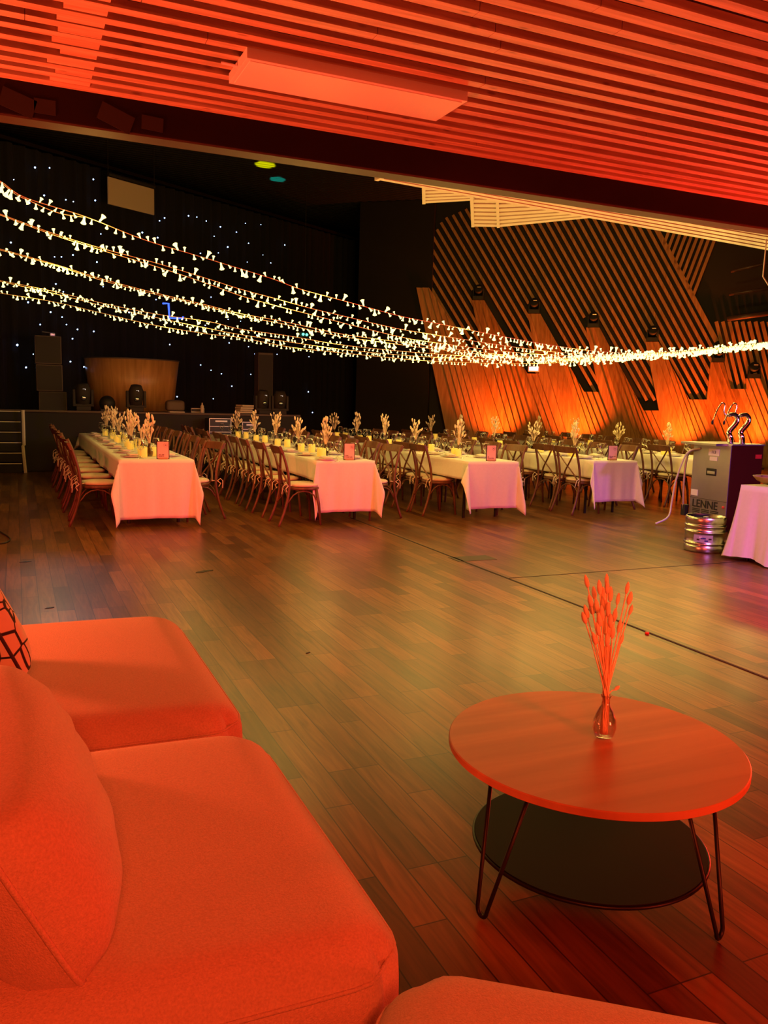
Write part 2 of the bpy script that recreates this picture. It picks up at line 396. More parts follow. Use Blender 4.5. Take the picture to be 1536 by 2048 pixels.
for ox, oy, sc, L_ in ((0, 240, 2.4, [(168,228,2),(238,230,1),(66,286,.6),(448,285,1.4),(212,362,1.6),(316,383,1),(352,392,.8),(457,386,1.6),(140,398,2.4),(170,425,1.2),(683,540,2),(757,565,1.6),(766,484,1),(790,470,1.4),(905,460,1.6),(945,466,1),(990,485,1.1),(1058,513,1.6),(1028,558,.8),(1135,538,1.1),(1178,496,.6),(1252,502,.6),(1093,610,2),(1193,592,1.1),(1048,638,.8),(1187,682,.6),(1262,648,.5),(1300,686,1.1),(1367,600,1.3),(484,547,.9),(52,588,1.6),(262,657,.8),(295,657,1),(350,648,1.4),(465,682,1.6),(268,787,1.3),(304,825,.9),(135,875,1.6),(243,922,1.5),(298,946,1),(193,982,1.2),(319,982,.9),(372,1005,1.3),(450,1015,1.4),(348,1050,1.1),(83,1080,2.6),(815,1078,1.2),(749,862,.9),(1013,850,.9),(1095,957,.9),(1155,966,.6),(1233,1033,1.1),(1100,1070,1.2),(1193,1088,.8),(962,640,1.2),(495,800,.7),(985,985,1)]),
                   (0, 560, 2.4, [(125,420,1.7),(160,356,.6),(338,392,1.4),(403,417,1.2),(438,396,1.2),(963,408,1),(1013,433,.8),(1063,450,1),(1113,510,1.2),(1024,570,.7),(1223,355,1),(1330,357,.9),(1483,368,1.1),(1204,453,.8),(1480,537,1.6),(1500,636,1.4),(850,560,1.4),(620,155,2.2),(740,175,1.8)]),
                   (480, 560, 4.04, [(978,725,1.8),(715,155,1.2),(1160,515,1.6),(980,385,1.1)])):
    for x, y_, k in L_: SP.append((ox + x / sc, oy + y_ / sc, k))
me_star = None
for x, y_, k in SP:
    p = on_curtain((x, y_), 0.06) - Vector((0, 18.0, 0))
    if me_star is None:
        b_ = bmesh.new(); bmesh.ops.create_icosphere(b_, subdivisions=1, radius=0.022)
        o = link_mesh('star_light', b_, M['star'], cur); me_star = o.data
    else:
        o = bpy.data.objects.new('star_light', me_star); COL.objects.link(o); o.parent = cur
    o.location = p; o.scale = [0.62 * math.sqrt(k)] * 3

# projection screen hung in front of the curtain
c4 = [on_curtain(p, 0.35) for p in ((215, 353), (310, 378), (309, 430), (217, 408))]
scr = thing('projection_screen', 'small pale projection screen hung high in front of the star curtain', 'screen', c4[3])
z0 = (c4[2].z + c4[3].z) / 2; z1 = (c4[0].z + c4[1].z) / 2
A_, B_ = c4[3], c4[2]
bm = bmesh.new(); prism(bm, [Vector((q.x, q.y, z)) - c4[3] for q, z in ((A_, z0), (B_, z0), (B_, z1), (A_, z1))], CN * -0.04); link_mesh('screen_sheet', bm, M['screen'], scr, bevel=0.01)
bm = bmesh.new(); tube(bm, [Vector((A_.x, A_.y, z1 + 0.05)) - c4[3], Vector((B_.x, B_.y, z1 + 0.05)) - c4[3]], 0.04); link_mesh('roller', bm, M['black'], scr)
for q in (A_, B_):
    bm = bmesh.new(); tube(bm, [Vector((q.x, q.y, z1)) - c4[3], Vector((q.x, q.y, 6.99)) - c4[3]], 0.008, 6); link_mesh('suspension_wire', bm, M['black'], scr)

# dark side wall pieces between curtain and timber wall
bm = bmesh.new(); prism(bm, [(9.1, 22.6, 0), (10.75, 21.2, 0), (10.75, 21.2, 7.0), (9.1, 22.6, 7.0)], (0.1, 0.1, 0)); struct('wall_side', bm, mat('dark_panel', (0.010, 0.0065, 0.004), 0.8, noise=0.4, nscale=1))

# ================================================================ TIMBER FEATURE WALL
WA = Vector((10.63, 21.36, 0)); WB = Vector((18.06, 15.71, 0)); WU = (WB - WA).normalized(); WN = Vector((WU.y, -WU.x, 0))
if WN.dot(EYE - WA) < 0: WN = -WN
def on_wall(p, off=0.0):
    d = wray(p); P0 = WA + WN * off; t = WN.dot(P0 - EYE) / WN.dot(d); return EYE + d * t
def wsz(p):
    P = on_wall(p) - WA; return (P.dot(WU), P.z)
def w3(sz, off=0.0): return WA + WU * sz[0] + Vector((0, 0, sz[1])) + WN * off
bm = bmesh.new(); prism(bm, [w3((-0.4, 0), -0.14), w3((11.5, 0), -0.14), w3((11.5, 7.05), -0.14), w3((-0.4, 7.05), -0.14)], WN * -0.1); struct('wall_timber', bm, M['black'])
panel = thing('timber_wall_cladding', 'tall timber cladding of slanting boards and open diagonal slats, lit orange from below', 'wall panel', WA)
def clip(poly, conv):
    # signed orientation
    ar = sum(conv[i][0] * conv[(i + 1) % len(conv)][1] - conv[(i + 1) % len(conv)][0] * conv[i][1] for i in range(len(conv)))
    sg = 1 if ar > 0 else -1
    out = poly
    for i in range(len(conv)):
        a, b = conv[i], conv[(i + 1) % len(conv)]
        inp, out = out, []
        if not inp: return []
        def side(p): return sg * ((b[0] - a[0]) * (p[1] - a[1]) - (b[1] - a[1]) * (p[0] - a[0]))
        for j in range(len(inp)):
            p, q = inp[j - 1], inp[j]; sp, sq = side(p), side(q)
            if (sp >= 0) != (sq >= 0):
                t = sp / (sp - sq); out.append((p[0] + (q[0] - p[0]) * t, p[1] + (q[1] - p[1]) * t))
            if sq >= 0: out.append(q)
    return out
def slope(x): return 0.205 + (x - 890) / 600 * 0.065
seams = []
xb = 902.0
while xb < 1800: seams.append(xb); xb += 12.4
FY = 990
def strip(i):
    a, b = seams[i], seams[i + 1]
    def at(x, y): return (x - slope(x) * (905 - y), y)
    return [at(a, FY), at(b, FY), at(b, 500), at(a, 500)], a, b
cols = [
    [(832, 576), (859, 576), (950, 712)], [(944, 601), (969, 601), (1055, 747)], [(1055.6, 628), (1081, 628), (1168, 783.5)],
    [(1172, 655.6), (1199, 655.6), (1287, 821)], [(1290.5, 684), (1317.5, 684), (1378, 799)], [(1421, 725), (1448, 725), (1461, 778)], [(1491, 757), (1521.5, 757), (1545, 825)]]
cuts = [((950, 712), (968, 712)), ((1055, 747), (1079, 748)), ((1168, 783.5), (1198, 784)), ((1287, 821), (1317.5, 821)), ((1378, 799), (1413, 799)), ((1461, 778), (1492, 778)), ((1545, 825), (1570, 825))]
def down(p): return (p[0] + slope(p[0] + 40) * (FY - p[1]), FY)
regions = []
prevbr = (890.5, 850)
for k in range(7):
    tl, tr, bl = cols[k]
    regions.append([tl, tr, bl, down(bl), down(prevbr), prevbr])
    br = cuts[k][1]
    regions.append([bl, br, down(br), down(bl)])
    prevbr = br
regions.append([(1570, 700), (1780, 700), (1850, FY), down((1570, 825))])
def board_mesh(reg):
    b = bmesh.new()
    for i in range(len(seams) - 1):
        st, xa, xbm = strip(i)
        pl = clip(st, reg)
        if len(pl) < 3: continue
        sz = [wsz(p) for p in pl]
        sz = [(s, max(0.0, z)) for s, z in sz]
        # sawtooth: left edge of each board stands proud
        mid = [(p[0] + slope(p[0]) * (905 - p[1])) for p in pl]
        front = []
        for (s, z), q in zip(sz, mid):
            t = (q - xa) / (xbm - xa); front.append(w3((s, z), 0.045 + (0.05 * t if (i // 7) % 2 else 0.05 * (1 - t))) - WA)
        try:
            f = [b.verts.new(v) for v in front]; r = [b.verts.new(w3(q, -0.12) - WA) for q in sz]
            b.faces.new(f); b.faces.new(list(reversed(r)))
            for j in range(len(f)): b.faces.new((f[j], r[j], r[(j + 1) % len(f)], f[(j + 1) % len(f)]))
        except ValueError: pass
    return b
for reg in regions:
    b = board_mesh(reg)
    if len(b.faces): link_mesh('board_panel', b, M['board'], panel)
    else: b.free()
def slat_px(a, b_, w, off=-0.02, name='slat'):
    A0, B0 = wsz(a), wsz(b_)
    b = bmesh.new()
    P, Q = w3(A0, off) - WA, w3(B0, off) - WA
    bar(b, P, Q, w, 0.055, up=WN)
    return link_mesh(name, b, M['wallslat'], panel)
# long diagonal slats: fan between left boundary and right boundary
n_s = 33
def lerp(a, b, t): return a + (b - a) * t
TOP = [(836, 528), (850, 503), (864, 478), (878, 453), (885, 439), (907, 430), (930, 419), (1000, 388), (1100, 352), (1330, 365)]
def topy(x):
    for a, b in zip(TOP, TOP[1:]):
        if a[0] <= x <= b[0]: return lerp(a[1], b[1], (x - a[0]) / (b[0] - a[0]))
    return TOP[0][1] if x < TOP[0][0] else TOP[-1][1]
def endlim(x, y):  # slats stop above each lamp / column head and at cut bottoms
    return None
for i in range(n_s):
    t = i / (n_s - 1)
    x6 = lerp(877, 1389, t); m_ = lerp(0.60, 0.535, t)
    # find top
    yy = 600
    while yy > 340 and topy(x6 + m_ * (yy - 600)) < yy: yy -= 1
    a = (x6 + m_ * (yy - 600), yy)
    # bottom: stop above a column head, otherwise at bottom of the cut
    yb = 560; stop = None
    while yb < 835:
        xx = x6 + m_ * (yb - 600)
        for (tl, tr, bl) in cols[1:6]:
            if tl[0] - 6 < xx < tr[0] - 6 and abs(yb - (tl[1] - 20)) < 1.5: stop = yb
        if stop: break
        if yb > 800: break
        yb += 1
    if t > 0.985: yb = 683
    elif xx > 1424: yb = min(yb, 600 + (1424 - x6) / m_)
    b_ = (x6 + m_ * (yb - 600), yb)
    slat_px(a, b_, 0.075 if t < 0.985 else 0.12)
for i in range(9):
    x = 1337 + 11.7 * i
    bx = lerp(1328, 1386, i / 8); by = lerp(488, 592, i / 8)
    dy = by - 372; slat_px((bx + 0.383 * dy, 372), (bx, by), 0.075)
for i in range(12):
    x = 1432.5 + 13.1 * i
    slat_px((x, 643), (x + 0.245 * 185, 828), 0.085)
# black spotlights perched on the column heads
spot0 = thing('wall_spotlight', '', 'spotlight')
bm = bmesh.new(); box(bm, (0, 0, 0.05), (0.30, 0.18, 0.10)); box(bm, (-0.14, 0, 0.18), (0.02, 0.14, 0.24)); box(bm, (0.14, 0, 0.18), (0.02, 0.14, 0.24)); link_mesh('bracket', bm, M['rubber'], spot0)
bm = bmesh.new(); lathe(bm, [(0.03, -0.16), (0.10, -0.14), (0.115, 0.0), (0.125, 0.14), (0.10, 0.15)], n=16, cap_top=True)
bmesh.ops.transform(bm, matrix=Matrix.Translation((0, 0.03, 0.24)) @ Matrix.Rotation(math.radians(65), 4, 'X'), verts=bm.verts); hd = link_mesh('lamp_head', bm, M['rubber'], spot0, True)
bm = bmesh.new(); box(bm, (0.02, -0.13, 0.33), (0.10, 0.012, 0.02)); link_mesh('reflector_edge', bm, M['alu'], spot0)
WRZ = math.atan2(WU.y, WU.x)
for k, (px, nm) in enumerate((((957, 600), 'leftmost'), ((1068, 627), 'second from the left'), ((1186, 655), 'third from the left'), ((1304, 683), 'fourth from the left'), ((1436, 724), 'fifth from the left'), ((1506, 756), 'rightmost'))):
    q = w3(wsz(px), 0.02)
    lb = 'black spotlight on top of a timber board column, %s of the six' % nm
    if k == 0: spot0.location = q; spot0.rotation_euler = (0, 0, WRZ); spot0['label'] = lb; spot0['group'] = 'spotlights on the timber wall'
    else: dup(spot0, q, WRZ, lb, 'spotlights on the timber wall')
# small white lamp box among the boards
q = w3(wsz((1068, 738)), 0.10)
t_ = thing('wall_projector', 'small bright white box lamp in the notch of the timber wall', 'lamp', q, WRZ)
bm = bmesh.new(); box(bm, (0, 0, 0), (0.3, 0.16, 0.15)); link_mesh('housing', bm, M['sticker'], t_, bevel=0.01)
bm = bmesh.new(); box(bm, (0, -0.09, 0.0), (0.24, 0.02, 0.10)); link_mesh('lit_panel', bm, emit('white_panel', (0.8, 0.85, 1.0), 1.2), t_)
# orange uplights on the floor in front of the cladding
up0 = thing('floor_uplight', '', 'uplight')
bm = bmesh.new(); lathe(bm, [(0.09, 0), (0.10, 0.02), (0.10, 0.16), (0.085, 0.17)], n=16, cap_top=True); link_mesh('lamp_body', bm, M['rubber'], up0, True)
bm = bmesh.new(); box(bm, (0, 0, 0.01), (0.26, 0.26, 0.02)); link_mesh('foot_plate', bm, M['rubber'], up0)
first = True
for k, (s, e, lb) in enumerate(((2.35, 260, 'leftmost of four'), (4.5, 300, 'second from the left of four'), (7.2, 300, 'second from the right of four'), (8.9, 300, 'rightmost of four'))):
    q = w3((s, 0), 0.75)
    lbl = 'black floor lamp throwing orange light up the timber wall, ' + lb
    if first: up0.location = q; up0['label'] = lbl; up0['group'] = 'uplights along the timber wall'; first = False
    else: dup(up0, q, 0, lbl, 'uplights along the timber wall')
    light('uplight_lamp', 'SPOT', (q.x, q.y, 0.2), w3((s - 0.45, 3.0), 0.0), e * 2.7, (1.0, 0.13, 0.012), 0.06, 105, 1.0)
# rails on the right
bm_list = (((1462, 543), (1556, 521)), ((1458, 589), (1556, 574)), ((1455, 638), (1556, 624)))
for k, (a, b_) in enumerate(bm_list):
    b = bmesh.new(); P = on_wall(a, 0.9); Q = on_wall(b_, 0.9); tube(b, [P, Q], 0.035 if k < 2 else 0.06, 8)
    tag(link_mesh('ceiling_pipe', b, mat('pipe_dark', (0.10, 0.045, 0.035), 0.4), None, True), 'dark horizontal pipe beside the timber wall, %s of three' % ['top', 'middle', 'bottom'][k], 'pipe', 'pipes at the right wall')

# ================================================================ CREAM SLATTED CEILING RAFTS
def raft(name_label, quad, z, ns, frame_left=True, fill=0.62):
    """quad: near-left.. as world xy corners a(start,far) b(start,near) c(end,near) d(end,far)"""
    a, b, c, d = [Vector((q[0], q[1], 0)) for q in quad]
    t = thing('ceiling_raft', name_label, 'ceiling panel', (a.x, a.y, z), 0, 'cream slatted panels hanging under the hall ceiling')
    for i in range(ns):
        u0 = i / ns; u1 = (i + fill) / ns
        P0, P1 = a.lerp(b, u0), a.lerp(b, u1); Q0, Q1 = d.lerp(c, u0), d.lerp(c, u1)
        bm = bmesh.new(); prism(bm, [P0 - a, Q0 - a, Q1 - a, P1 - a], (0, 0, 0.014)); link_mesh('slat', bm, M['cream'], t)
    bm = bmesh.new()
    e = (d - a).normalized() * 0.04
    prism(bm, [-e * 0.2, e * 0.8, e * 0.8 + (b - a), -e * 0.2 + (b - a)], (0, 0, 0.07))
    bmesh.ops.translate(bm, verts=bm.verts, vec=(0, 0, -0.01))
    link_mesh('end_batten', bm, M['cream'], t)
    bm = bmesh.new()
    for f_ in (0.15, 0.85):
        q = a.lerp(d, f_).lerp(b.lerp(c, f_), 0.5) - a; tube(bm, [q + Vector((0, 0, 0.05)), q + Vector((0, 0, 7.0 - z))], 0.006, 6)
        m0 = a.lerp(d, f_) - a; m1 = b.lerp(c, f_) - a
        bar(bm, m0 + Vector((0, 0, 0.07)), m1 + Vector((0, 0, 0.07)), 0.05, 0.04)
    link_mesh('hanger', bm, M['black'], t)
    return t
pz = lambda p, z: on_z(p, z)[:2]
raft('long cream slatted ceiling panel running just behind the dark beam', [(3.09, 7.32), (3.16, 6.80), (9.6, 7.1), (9.5, 8.0)], 3.5, 6, fill=0.68)
raft('small cream slatted ceiling panel, leftmost below the long one', [pz((846, 407), 3.8), pz((845, 366), 3.8), pz((960, 366), 3.8), pz((948, 401), 3.8)], 3.8, 6, fill=0.68)
raft('middle cream slatted ceiling panel with a straight lower edge', [pz((944, 453), 3.8), pz((940, 366), 3.8), pz((990, 366), 3.8), pz((994, 454), 3.8)], 3.8, 10, fill=0.68)
raft('cream slatted ceiling panel whose lower edge rises to the right', [pz((995, 454.5), 3.8), pz((991, 366), 3.8), pz((1200, 376), 3.8), pz((1200, 434), 3.8)], 3.8, 10, fill=0.68)
b = bmesh.new(); tube(b, [on_z((1533, 478), 3.49), on_y((1526, 553), 7.5), on_y((1540, 575), 7.5), on_y((1560, 700), 7.5)], 0.008, 6)
tag(link_mesh('hanging_cable', b, M['sticker'], None, True), 'thin white cable hanging down from the right end of the long ceiling panel', 'cable')

# flat light panel under the near ceiling
M['panelwhite'] = mat('panel_white', (0.86, 0.84, 0.82), 0.5)
lp = thing('ceiling_light_panel', 'flat rectangular white ceiling light, switched off, under the red slats', 'ceiling light', (1.515, 3.925, 2.955))
bm = bmesh.new(); box(bm, (0, 0, 0.022), (1.10, 0.335, 0.046)); link_mesh('housing', bm, M['panelwhite'], lp, bevel=0.002)
bm = bmesh.new(); box(bm, (0, 0, -0.003), (1.06, 0.295, 0.004)); link_mesh('diffuser', bm, M['panelwhite'], lp)
b = bmesh.new(); tube(b, [(-0.62, 0.02, 0.03), (-0.55, 0.0, 0.02)], 0.006, 6); link_mesh('power_lead', b, M['sticker'], lp)

# ================================================================ STAGE
stg = thing('stage', 'black stage platform with a thin pale front edge', 'stage', (1.0, 16.5, 0))
bm = bmesh.new(); prism(bm, [(-4.3, 0.02, 0), (4.38, 0.02, 0), (4.38, 4.2, 0), (-4.3, -0.8 + 0.0 + 0.6, 0)], (0, 0, 1.10)); link_mesh('platform', bm, M['stage'], stg)
bm = bmesh.new(); box(bm, (0.05, 0.0, 1.105), (8.7, 0.06, 0.035)); link_mesh('edge_strip', bm, M['stageedge'], stg)
bm = bmesh.new(); box(bm, (4.39, 0.0, 0.55), (0.03, 0.05, 1.1)); link_mesh('corner_strip', bm, M['stageedge'], stg)
st = thing('stage_steps', 'black steps with white edges leading up to the stage on the left', 'steps', (-0.4, 16.2, 0))
for i in range(6):
    z = 0.185 * (i + 1) - 0.02
    bm = bmesh.new(); box(bm, (-0.15, 0.02 + i * 0.045, z - 0.08), (1.25, 0.05, 0.165)); link_mesh('step', bm, M['stage'], st)
    bm = bmesh.new(); box(bm, (-0.15, 0.0 + i * 0.045 - 0.01, z), (1.25, 0.02, 0.015)); link_mesh('white_nosing', bm, M['nosing'], st)
bm = bmesh.new(); tube(bm, [(0.53, -0.03, 0.0), (0.50, 0.0, 0.48), (0.52, 0.0, 0.5), (0.52, 0.02, 1.12)], 0.03, 6); link_mesh('white_side_strip', bm, M['nosing'], st)

def speaker(loc, w, h, d, label, rz=0.0, bird=False):
    t = thing('loudspeaker', label, 'loudspeaker', loc, rz, 'black loudspeakers on the stage')
    bm = bmesh.new(); box(bm, (0, 0, h / 2), (w, d, h)); link_mesh('cabinet', bm, M['spkedge'], t, bevel=0.01)
    bm = bmesh.new(); box(bm, (0, -d / 2 - 0.004, h / 2), (w * 0.93, 0.012, h * 0.93)); link_mesh('grille', bm, M['grille'], t)
    return t
speaker((0.66, 17.45, 1.10), 0.50, 0.36, 0.5, 'squat black loudspeaker at the bottom of the stack beside the stage steps')
speaker((0.61, 17.45, 1.47), 0.47, 0.50, 0.5, 'middle black loudspeaker of the stack on the left of the stage')
speaker((0.60, 17.45, 1.98), 0.47, 0.53, 0.5, 'top black loudspeaker of the stack on the left of the stage')
t_ = thing('cable_box', 'small grey metal clamp lying on top of the loudspeaker stack', 'clamp', (0.68, 17.4, 2.515), 0.2)
bm = bmesh.new(); box(bm, (0, 0, 0.03), (0.10, 0.1, 0.06)); link_mesh('clamp_body', bm, M['steel'], t_, bevel=0.01)
bm = bmesh.new(); tube(bm, [(-0.18, 0, 0.075), (0.05, 0, 0.055)], 0.012); link_mesh('bar', bm, M['steel'], t_)
speaker((5.15, 18.4, 1.10), 0.34, 1.35, 0.35, 'tall narrow black loudspeaker at the right end of the stage')

# DJ booth: curved veneer drum, wider at the top
bt = thing('dj_booth', 'curved wooden booth flaring to the top, in the centre of the stage', 'booth', (2.33, 18.75, 1.10))
bm = bmesh.new(); rings = []
for z, r in ((0, 0.86), (0.55, 0.92), (1.07, 0.985)):
    rings.append([bm.verts.new((r * math.sin(a), -r * 0.8 * math.cos(a) , z)) for a in [math.radians(-92 + 184 * i / 40) for i in range(41)]])
for A2, B2 in zip(rings, rings[1:]):
    for i in range(40): bm.faces.new((A2[i], A2[i + 1], B2[i + 1], B2[i]))
o = link_mesh('curved_front', bm, M['booth'], bt, True); md = o.modifiers.new('s', 'SOLIDIFY'); md.thickness = 0.03; md.offset = -1
bm = bmesh.new(); prism(bm, [(0.985 * math.sin(a) * 1.01, -0.8 * math.cos(a) * 0.995, 1.07) for a in [math.radians(-92 + 184 * i / 30) for i in range(31)]], (0, 0, 0.025)); link_mesh('booth_top', bm, M['stageedge'], bt)

def moving_head(loc, label, rz=0.0, s=1.0):
    t = thing('moving_head_light', label, 'stage light', loc, rz, 'moving head lights at the stage edge')
    bm = bmesh.new(); box(bm, (0, 0, 0.04), (0.26, 0.24, 0.08)); link_mesh('base', bm, M['grille'], t, bevel=0.01)
    bm = bmesh.new()
    for q in (-1, 1):
        prism(bm, [(q * 0.19, -0.06, 0.10), (q * 0.19, 0.06, 0.10), (q * 0.19, 0.05, 0.40), (q * 0.19, -0.05, 0.40)], (-q * 0.05, 0, 0))
    box(bm, (0, 0, 0.10), (0.38, 0.14, 0.05)); link_mesh('yoke', bm, M['grille'], t, bevel=0.012)
    bm = bmesh.new(); lathe(bm, [(0.07, -0.22), (0.12, -0.18), (0.14, -0.05), (0.14, 0.10), (0.10, 0.2)], n=18, cap_top=True)
    bmesh.ops.transform(bm, matrix=Matrix.Translation((0, 0, 0.31)) @ Matrix.Rotation(math.radians(15), 4, 'X') , verts=bm.verts); h = link_mesh('lamp_head', bm, M['grille'], t, True)
    bm = bmesh.new(); bmesh.ops.create_uvsphere(bm, u_segments=12, v_segments=8, radius=0.055); bmesh.ops.transform(bm, matrix=Matrix.Translation((0, -0.13, 0.24)) @ Matrix.Diagonal((1, 0.4, 1, 1)), verts=bm.verts); link_mesh('lens', bm, M['lens'], t, True)
    bm = bmesh.new(); box(bm, (0.01, -0.15, 0.40), (0.05, 0.01, 0.022)); link_mesh('display', bm, emit('display_glow', (0.9, 0.8, 0.7), 0.9), t)
    t.scale = (s, s, s)
moving_head((1.19, 16.95, 1.12), 'black moving head stage light to the left of the wooden booth')
moving_head((2.17, 16.95, 1.12), 'black moving head stage light in front of the wooden booth')
moving_head((4.72, 16.95, 1.12), 'black moving head light at the right of the stage, left one of the pair', 0.2, 0.95)
moving_head((5.10, 16.95, 1.12), 'black moving head light at the right of the stage, right one of the pair', -0.1, 0.95)
t_ = tag(None or thing('dome_light', 'round black domed floor light between the two left moving heads', 'stage light', (1.62, 16.85, 1.115)), None, None)
bm = bmesh.new(); bmesh.ops.create_uvsphere(bm, u_segments=20, v_segments=12, radius=0.15); bmesh.ops.translate(bm, verts=bm.verts, vec=(0, 0, 0.15)); link_mesh('dome', bm, M['rubber'], t_, True)
bm = bmesh.new(); box(bm, (0, 0, 0.02), (0.26, 0.2, 0.04)); link_mesh('base', bm, M['rubber'], t_)
t_ = thing('equipment_bag', 'grey cloth covered box with folded papers in front of the wooden booth', 'box', (2.92, 16.95, 1.115))
bm = bmesh.new(); rounded(bm, (0.36, 0.25, 0.20), 0.05, 6, 0.02); bmesh.ops.translate(bm, verts=bm.verts, vec=(0, 0, 0.13)); link_mesh('box_body', bm, M['spkedge'], t_, True)
bm = bmesh.new(); box(bm, (0.0, -0.18, 0.015), (0.30, 0.12, 0.02), Matrix.Rotation(0.1, 3, 'Z')); link_mesh('paper', bm, M['paper'], t_)
t_ = thing('bottle', 'clear plastic bottle standing at the stage edge', 'bottle', (3.42, 16.72, 1.122))
bm = bmesh.new(); lathe(bm, [(0.03, 0), (0.034, 0.02), (0.034, 0.13), (0.012, 0.17), (0.012, 0.2)], n=14, cap_top=True); link_mesh('bottle_body', bm, M['paper'], t_, True)
t_ = thing('cable_tray', 'small white edged box lying behind the bottle on the stage edge', 'box', (3.36, 16.86, 1.122))
bm = bmesh.new(); tube(bm, [(-0.13, 0, 0.01), (-0.13, 0, 0.08), (0.13, 0, 0.08), (0.13, 0, 0.01)], 0.01, 6, closed=True); link_mesh('white_rim', bm, M['nosing'], t_)
bm = bmesh.new(); box(bm, (0, 0.05, 0.045), (0.25, 0.09, 0.08)); link_mesh('box_body', bm, M['rubber'], t_)
t_ = thing('stacked_papers', 'pile of pale folders lying on the right part of the stage', 'papers', (4.32, 16.95, 1.12), 0.1)
for k in range(4):
    bm = bmesh.new(); box(bm, (0.01 * k, 0, 0.025 + 0.045 * k), (0.30 - 0.02 * (k % 2), 0.24, 0.035), Matrix.Rotation(0.08 * k, 3, 'Z')); link_mesh('folder', bm, M['paper'], t_)
for k, (px, w, h, lb) in enumerate((((437, 862), 0.42, 0.26, 'black flight case with silver edges in front of the stage, left one'), ((494, 862), 0.26, 0.19, 'smaller black flight case with silver edges in front of the stage, right one'))):
    q = on_y(px, 16.15)
    t = thing('flight_case', lb, 'case', (q.x, 16.2, 0), 0, 'flight cases below the stage edge')
    H = 0.80 + h * 0.9
    bm = bmesh.new(); box(bm, (0, 0, H / 2), (w, 0.4, H)); link_mesh('case_body', bm, M['plywood'], t)
    bm = bmesh.new()
    for x in (-w / 2, w / 2): box(bm, (x, -0.2, H / 2), (0.014, 0.014, H))
    for z in (H, H - 0.1 - h * .2, H - h, 0.03): box(bm, (0.0, -0.2, z), (w, 0.014, 0.014))
    link_mesh('metal_edge', bm, M['alu'], t)
    bm = bmesh.new(); box(bm, (0.02, -0.205, H - 0.05), (w * 0.55, 0.02, 0.03)); link_mesh('handle', bm, M['alu'], t)
# blue lit bracket
b = bmesh.new()
P = [on_curtain(p, 1.2) for p in ((326, 607), (337, 607), (339, 636), (366, 637), (366, 633))]
tube(b, P, 0.022, 6); tag(link_mesh('led_bracket', b, M['blueled'], None), 'thin blue glowing metal bracket in front of the star curtain', 'light')
P = on_curtain((610, 669), 0.8)
t_ = thing('indicator_lights', 'pair of green glowing dots high above the right end of the stage', 'light', P)
for dx in (-0.06, 0.06):
    bm = bmesh.new(); bmesh.ops.create_icosphere(bm, subdivisions=2, radius=0.035); bmesh.ops.translate(bm, verts=bm.verts, vec=CD * dx * 1.2); link_mesh('green_led', bm, M['greenled'], t_, True)
bm = bmesh.new(); q = CN * -0.08; box(bm, (-0.05 * CN.x * 0, 0.07, 0), (0.3, 0.05, 0.12)); link_mesh('housing', bm, M['rubber'], t_)
bm = bmesh.new(); tube(bm, [(0, 0.07, 0.05), (0, 0.07, 7.0 - P.z)], 0.01, 6); link_mesh('hanging_rod', bm, M['rubber'], t_)

# ================================================================ FAIRY LIGHTS
tracks = [
    ('topmost warm string light crossing the hall from the upper left', 6.2, [(-60, 335), (0, 362), (50, 395), (170, 433), (290, 480), (400, 513), (540, 556), (600, 578), (700, 605), (800, 632), (880, 648), (1000, 672), (1100, 690), (1200, 703), (1300, 706), (1400, 700), (1536, 683), (1640, 668)]),
    ('short loop of warm string light doubling the topmost one at the left edge', 6.25, [(-60, 338), (0, 365), (30, 388), (60, 402), (100, 420), (130, 429), (165, 434)]),
    ('second warm string light from the top, upper strand', 7.4, [(-60, 408), (0, 428), (104, 466), (208, 498), (312, 526), (417, 558), (480, 578), (554, 598), (619, 616), (695, 634), (789, 656), (860, 668), (1000, 690), (1100, 703), (1200, 709), (1300, 706), (1400, 699), (1536, 684), (1640, 670)]),
    ('second warm string light from the top, lower strand', 7.5, [(-60, 410), (0, 430), (104, 469), (208, 502), (312, 533), (417, 568), (480, 591), (554, 612), (633, 632), (718, 654), (802, 674), (860, 684), (1000, 702), (1100, 710), (1200, 712), (1300, 708), (1400, 701), (1536, 686), (1640, 671)]),
    ('third warm string light from the top', 9.2, [(-60, 484), (0, 498), (104, 527), (208, 559), (312, 586), (417, 611), (480, 627), (567, 643), (678, 667), (777, 681), (860, 692), (1000, 709), (1100, 715), (1200, 715), (1300, 710), (1400, 702), (1536, 688), (1640, 673)]),
    ('third warm string light from the top, slack lower strand', 9.35, [(-60, 486), (0, 500), (104, 529), (208, 562), (312, 589), (417, 614), (480, 631), (567, 648), (678, 672), (777, 686), (860, 697), (1000, 712), (1100, 717), (1200, 716), (1300, 711), (1400, 703), (1536, 689), (1640, 674)]),
    ('fourth warm string light from the top', 11.6, [(-60, 549), (0, 561), (104, 582), (208, 607), (312, 628), (417, 643), (480, 658), (579, 672), (678, 689), (777, 700), (860, 707), (1000, 716), (1100, 719), (1200, 717), (1300, 710), (1400, 702), (1536, 687), (1640, 673)]),
    ('fourth warm string light from the top, lower strand', 11.8, [(-60, 551), (0, 563), (104, 586), (208, 612), (312, 635), (417, 657), (480, 669), (579, 684), (678, 698), (777, 708), (860, 714), (1000, 720), (1100, 722), (1200, 719), (1300, 712), (1400, 704), (1536, 690), (1640, 676)]),
    ('lowest warm string light nearest the stage', 13.5, [(-60, 573), (0, 586), (104, 603), (208, 627), (312, 651), (417, 668), (480, 675), (579, 694), (678, 705), (777, 715), (860, 722), (1000, 727), (1100, 726), (1200, 721), (1300, 713), (1400, 705), (1536, 692), (1640, 678)]),
]
ANCH = EYE + wray((1640, 672)) * (16.0 / math.hypot(wray((1640, 672)).x, wray((1640, 672)).y))
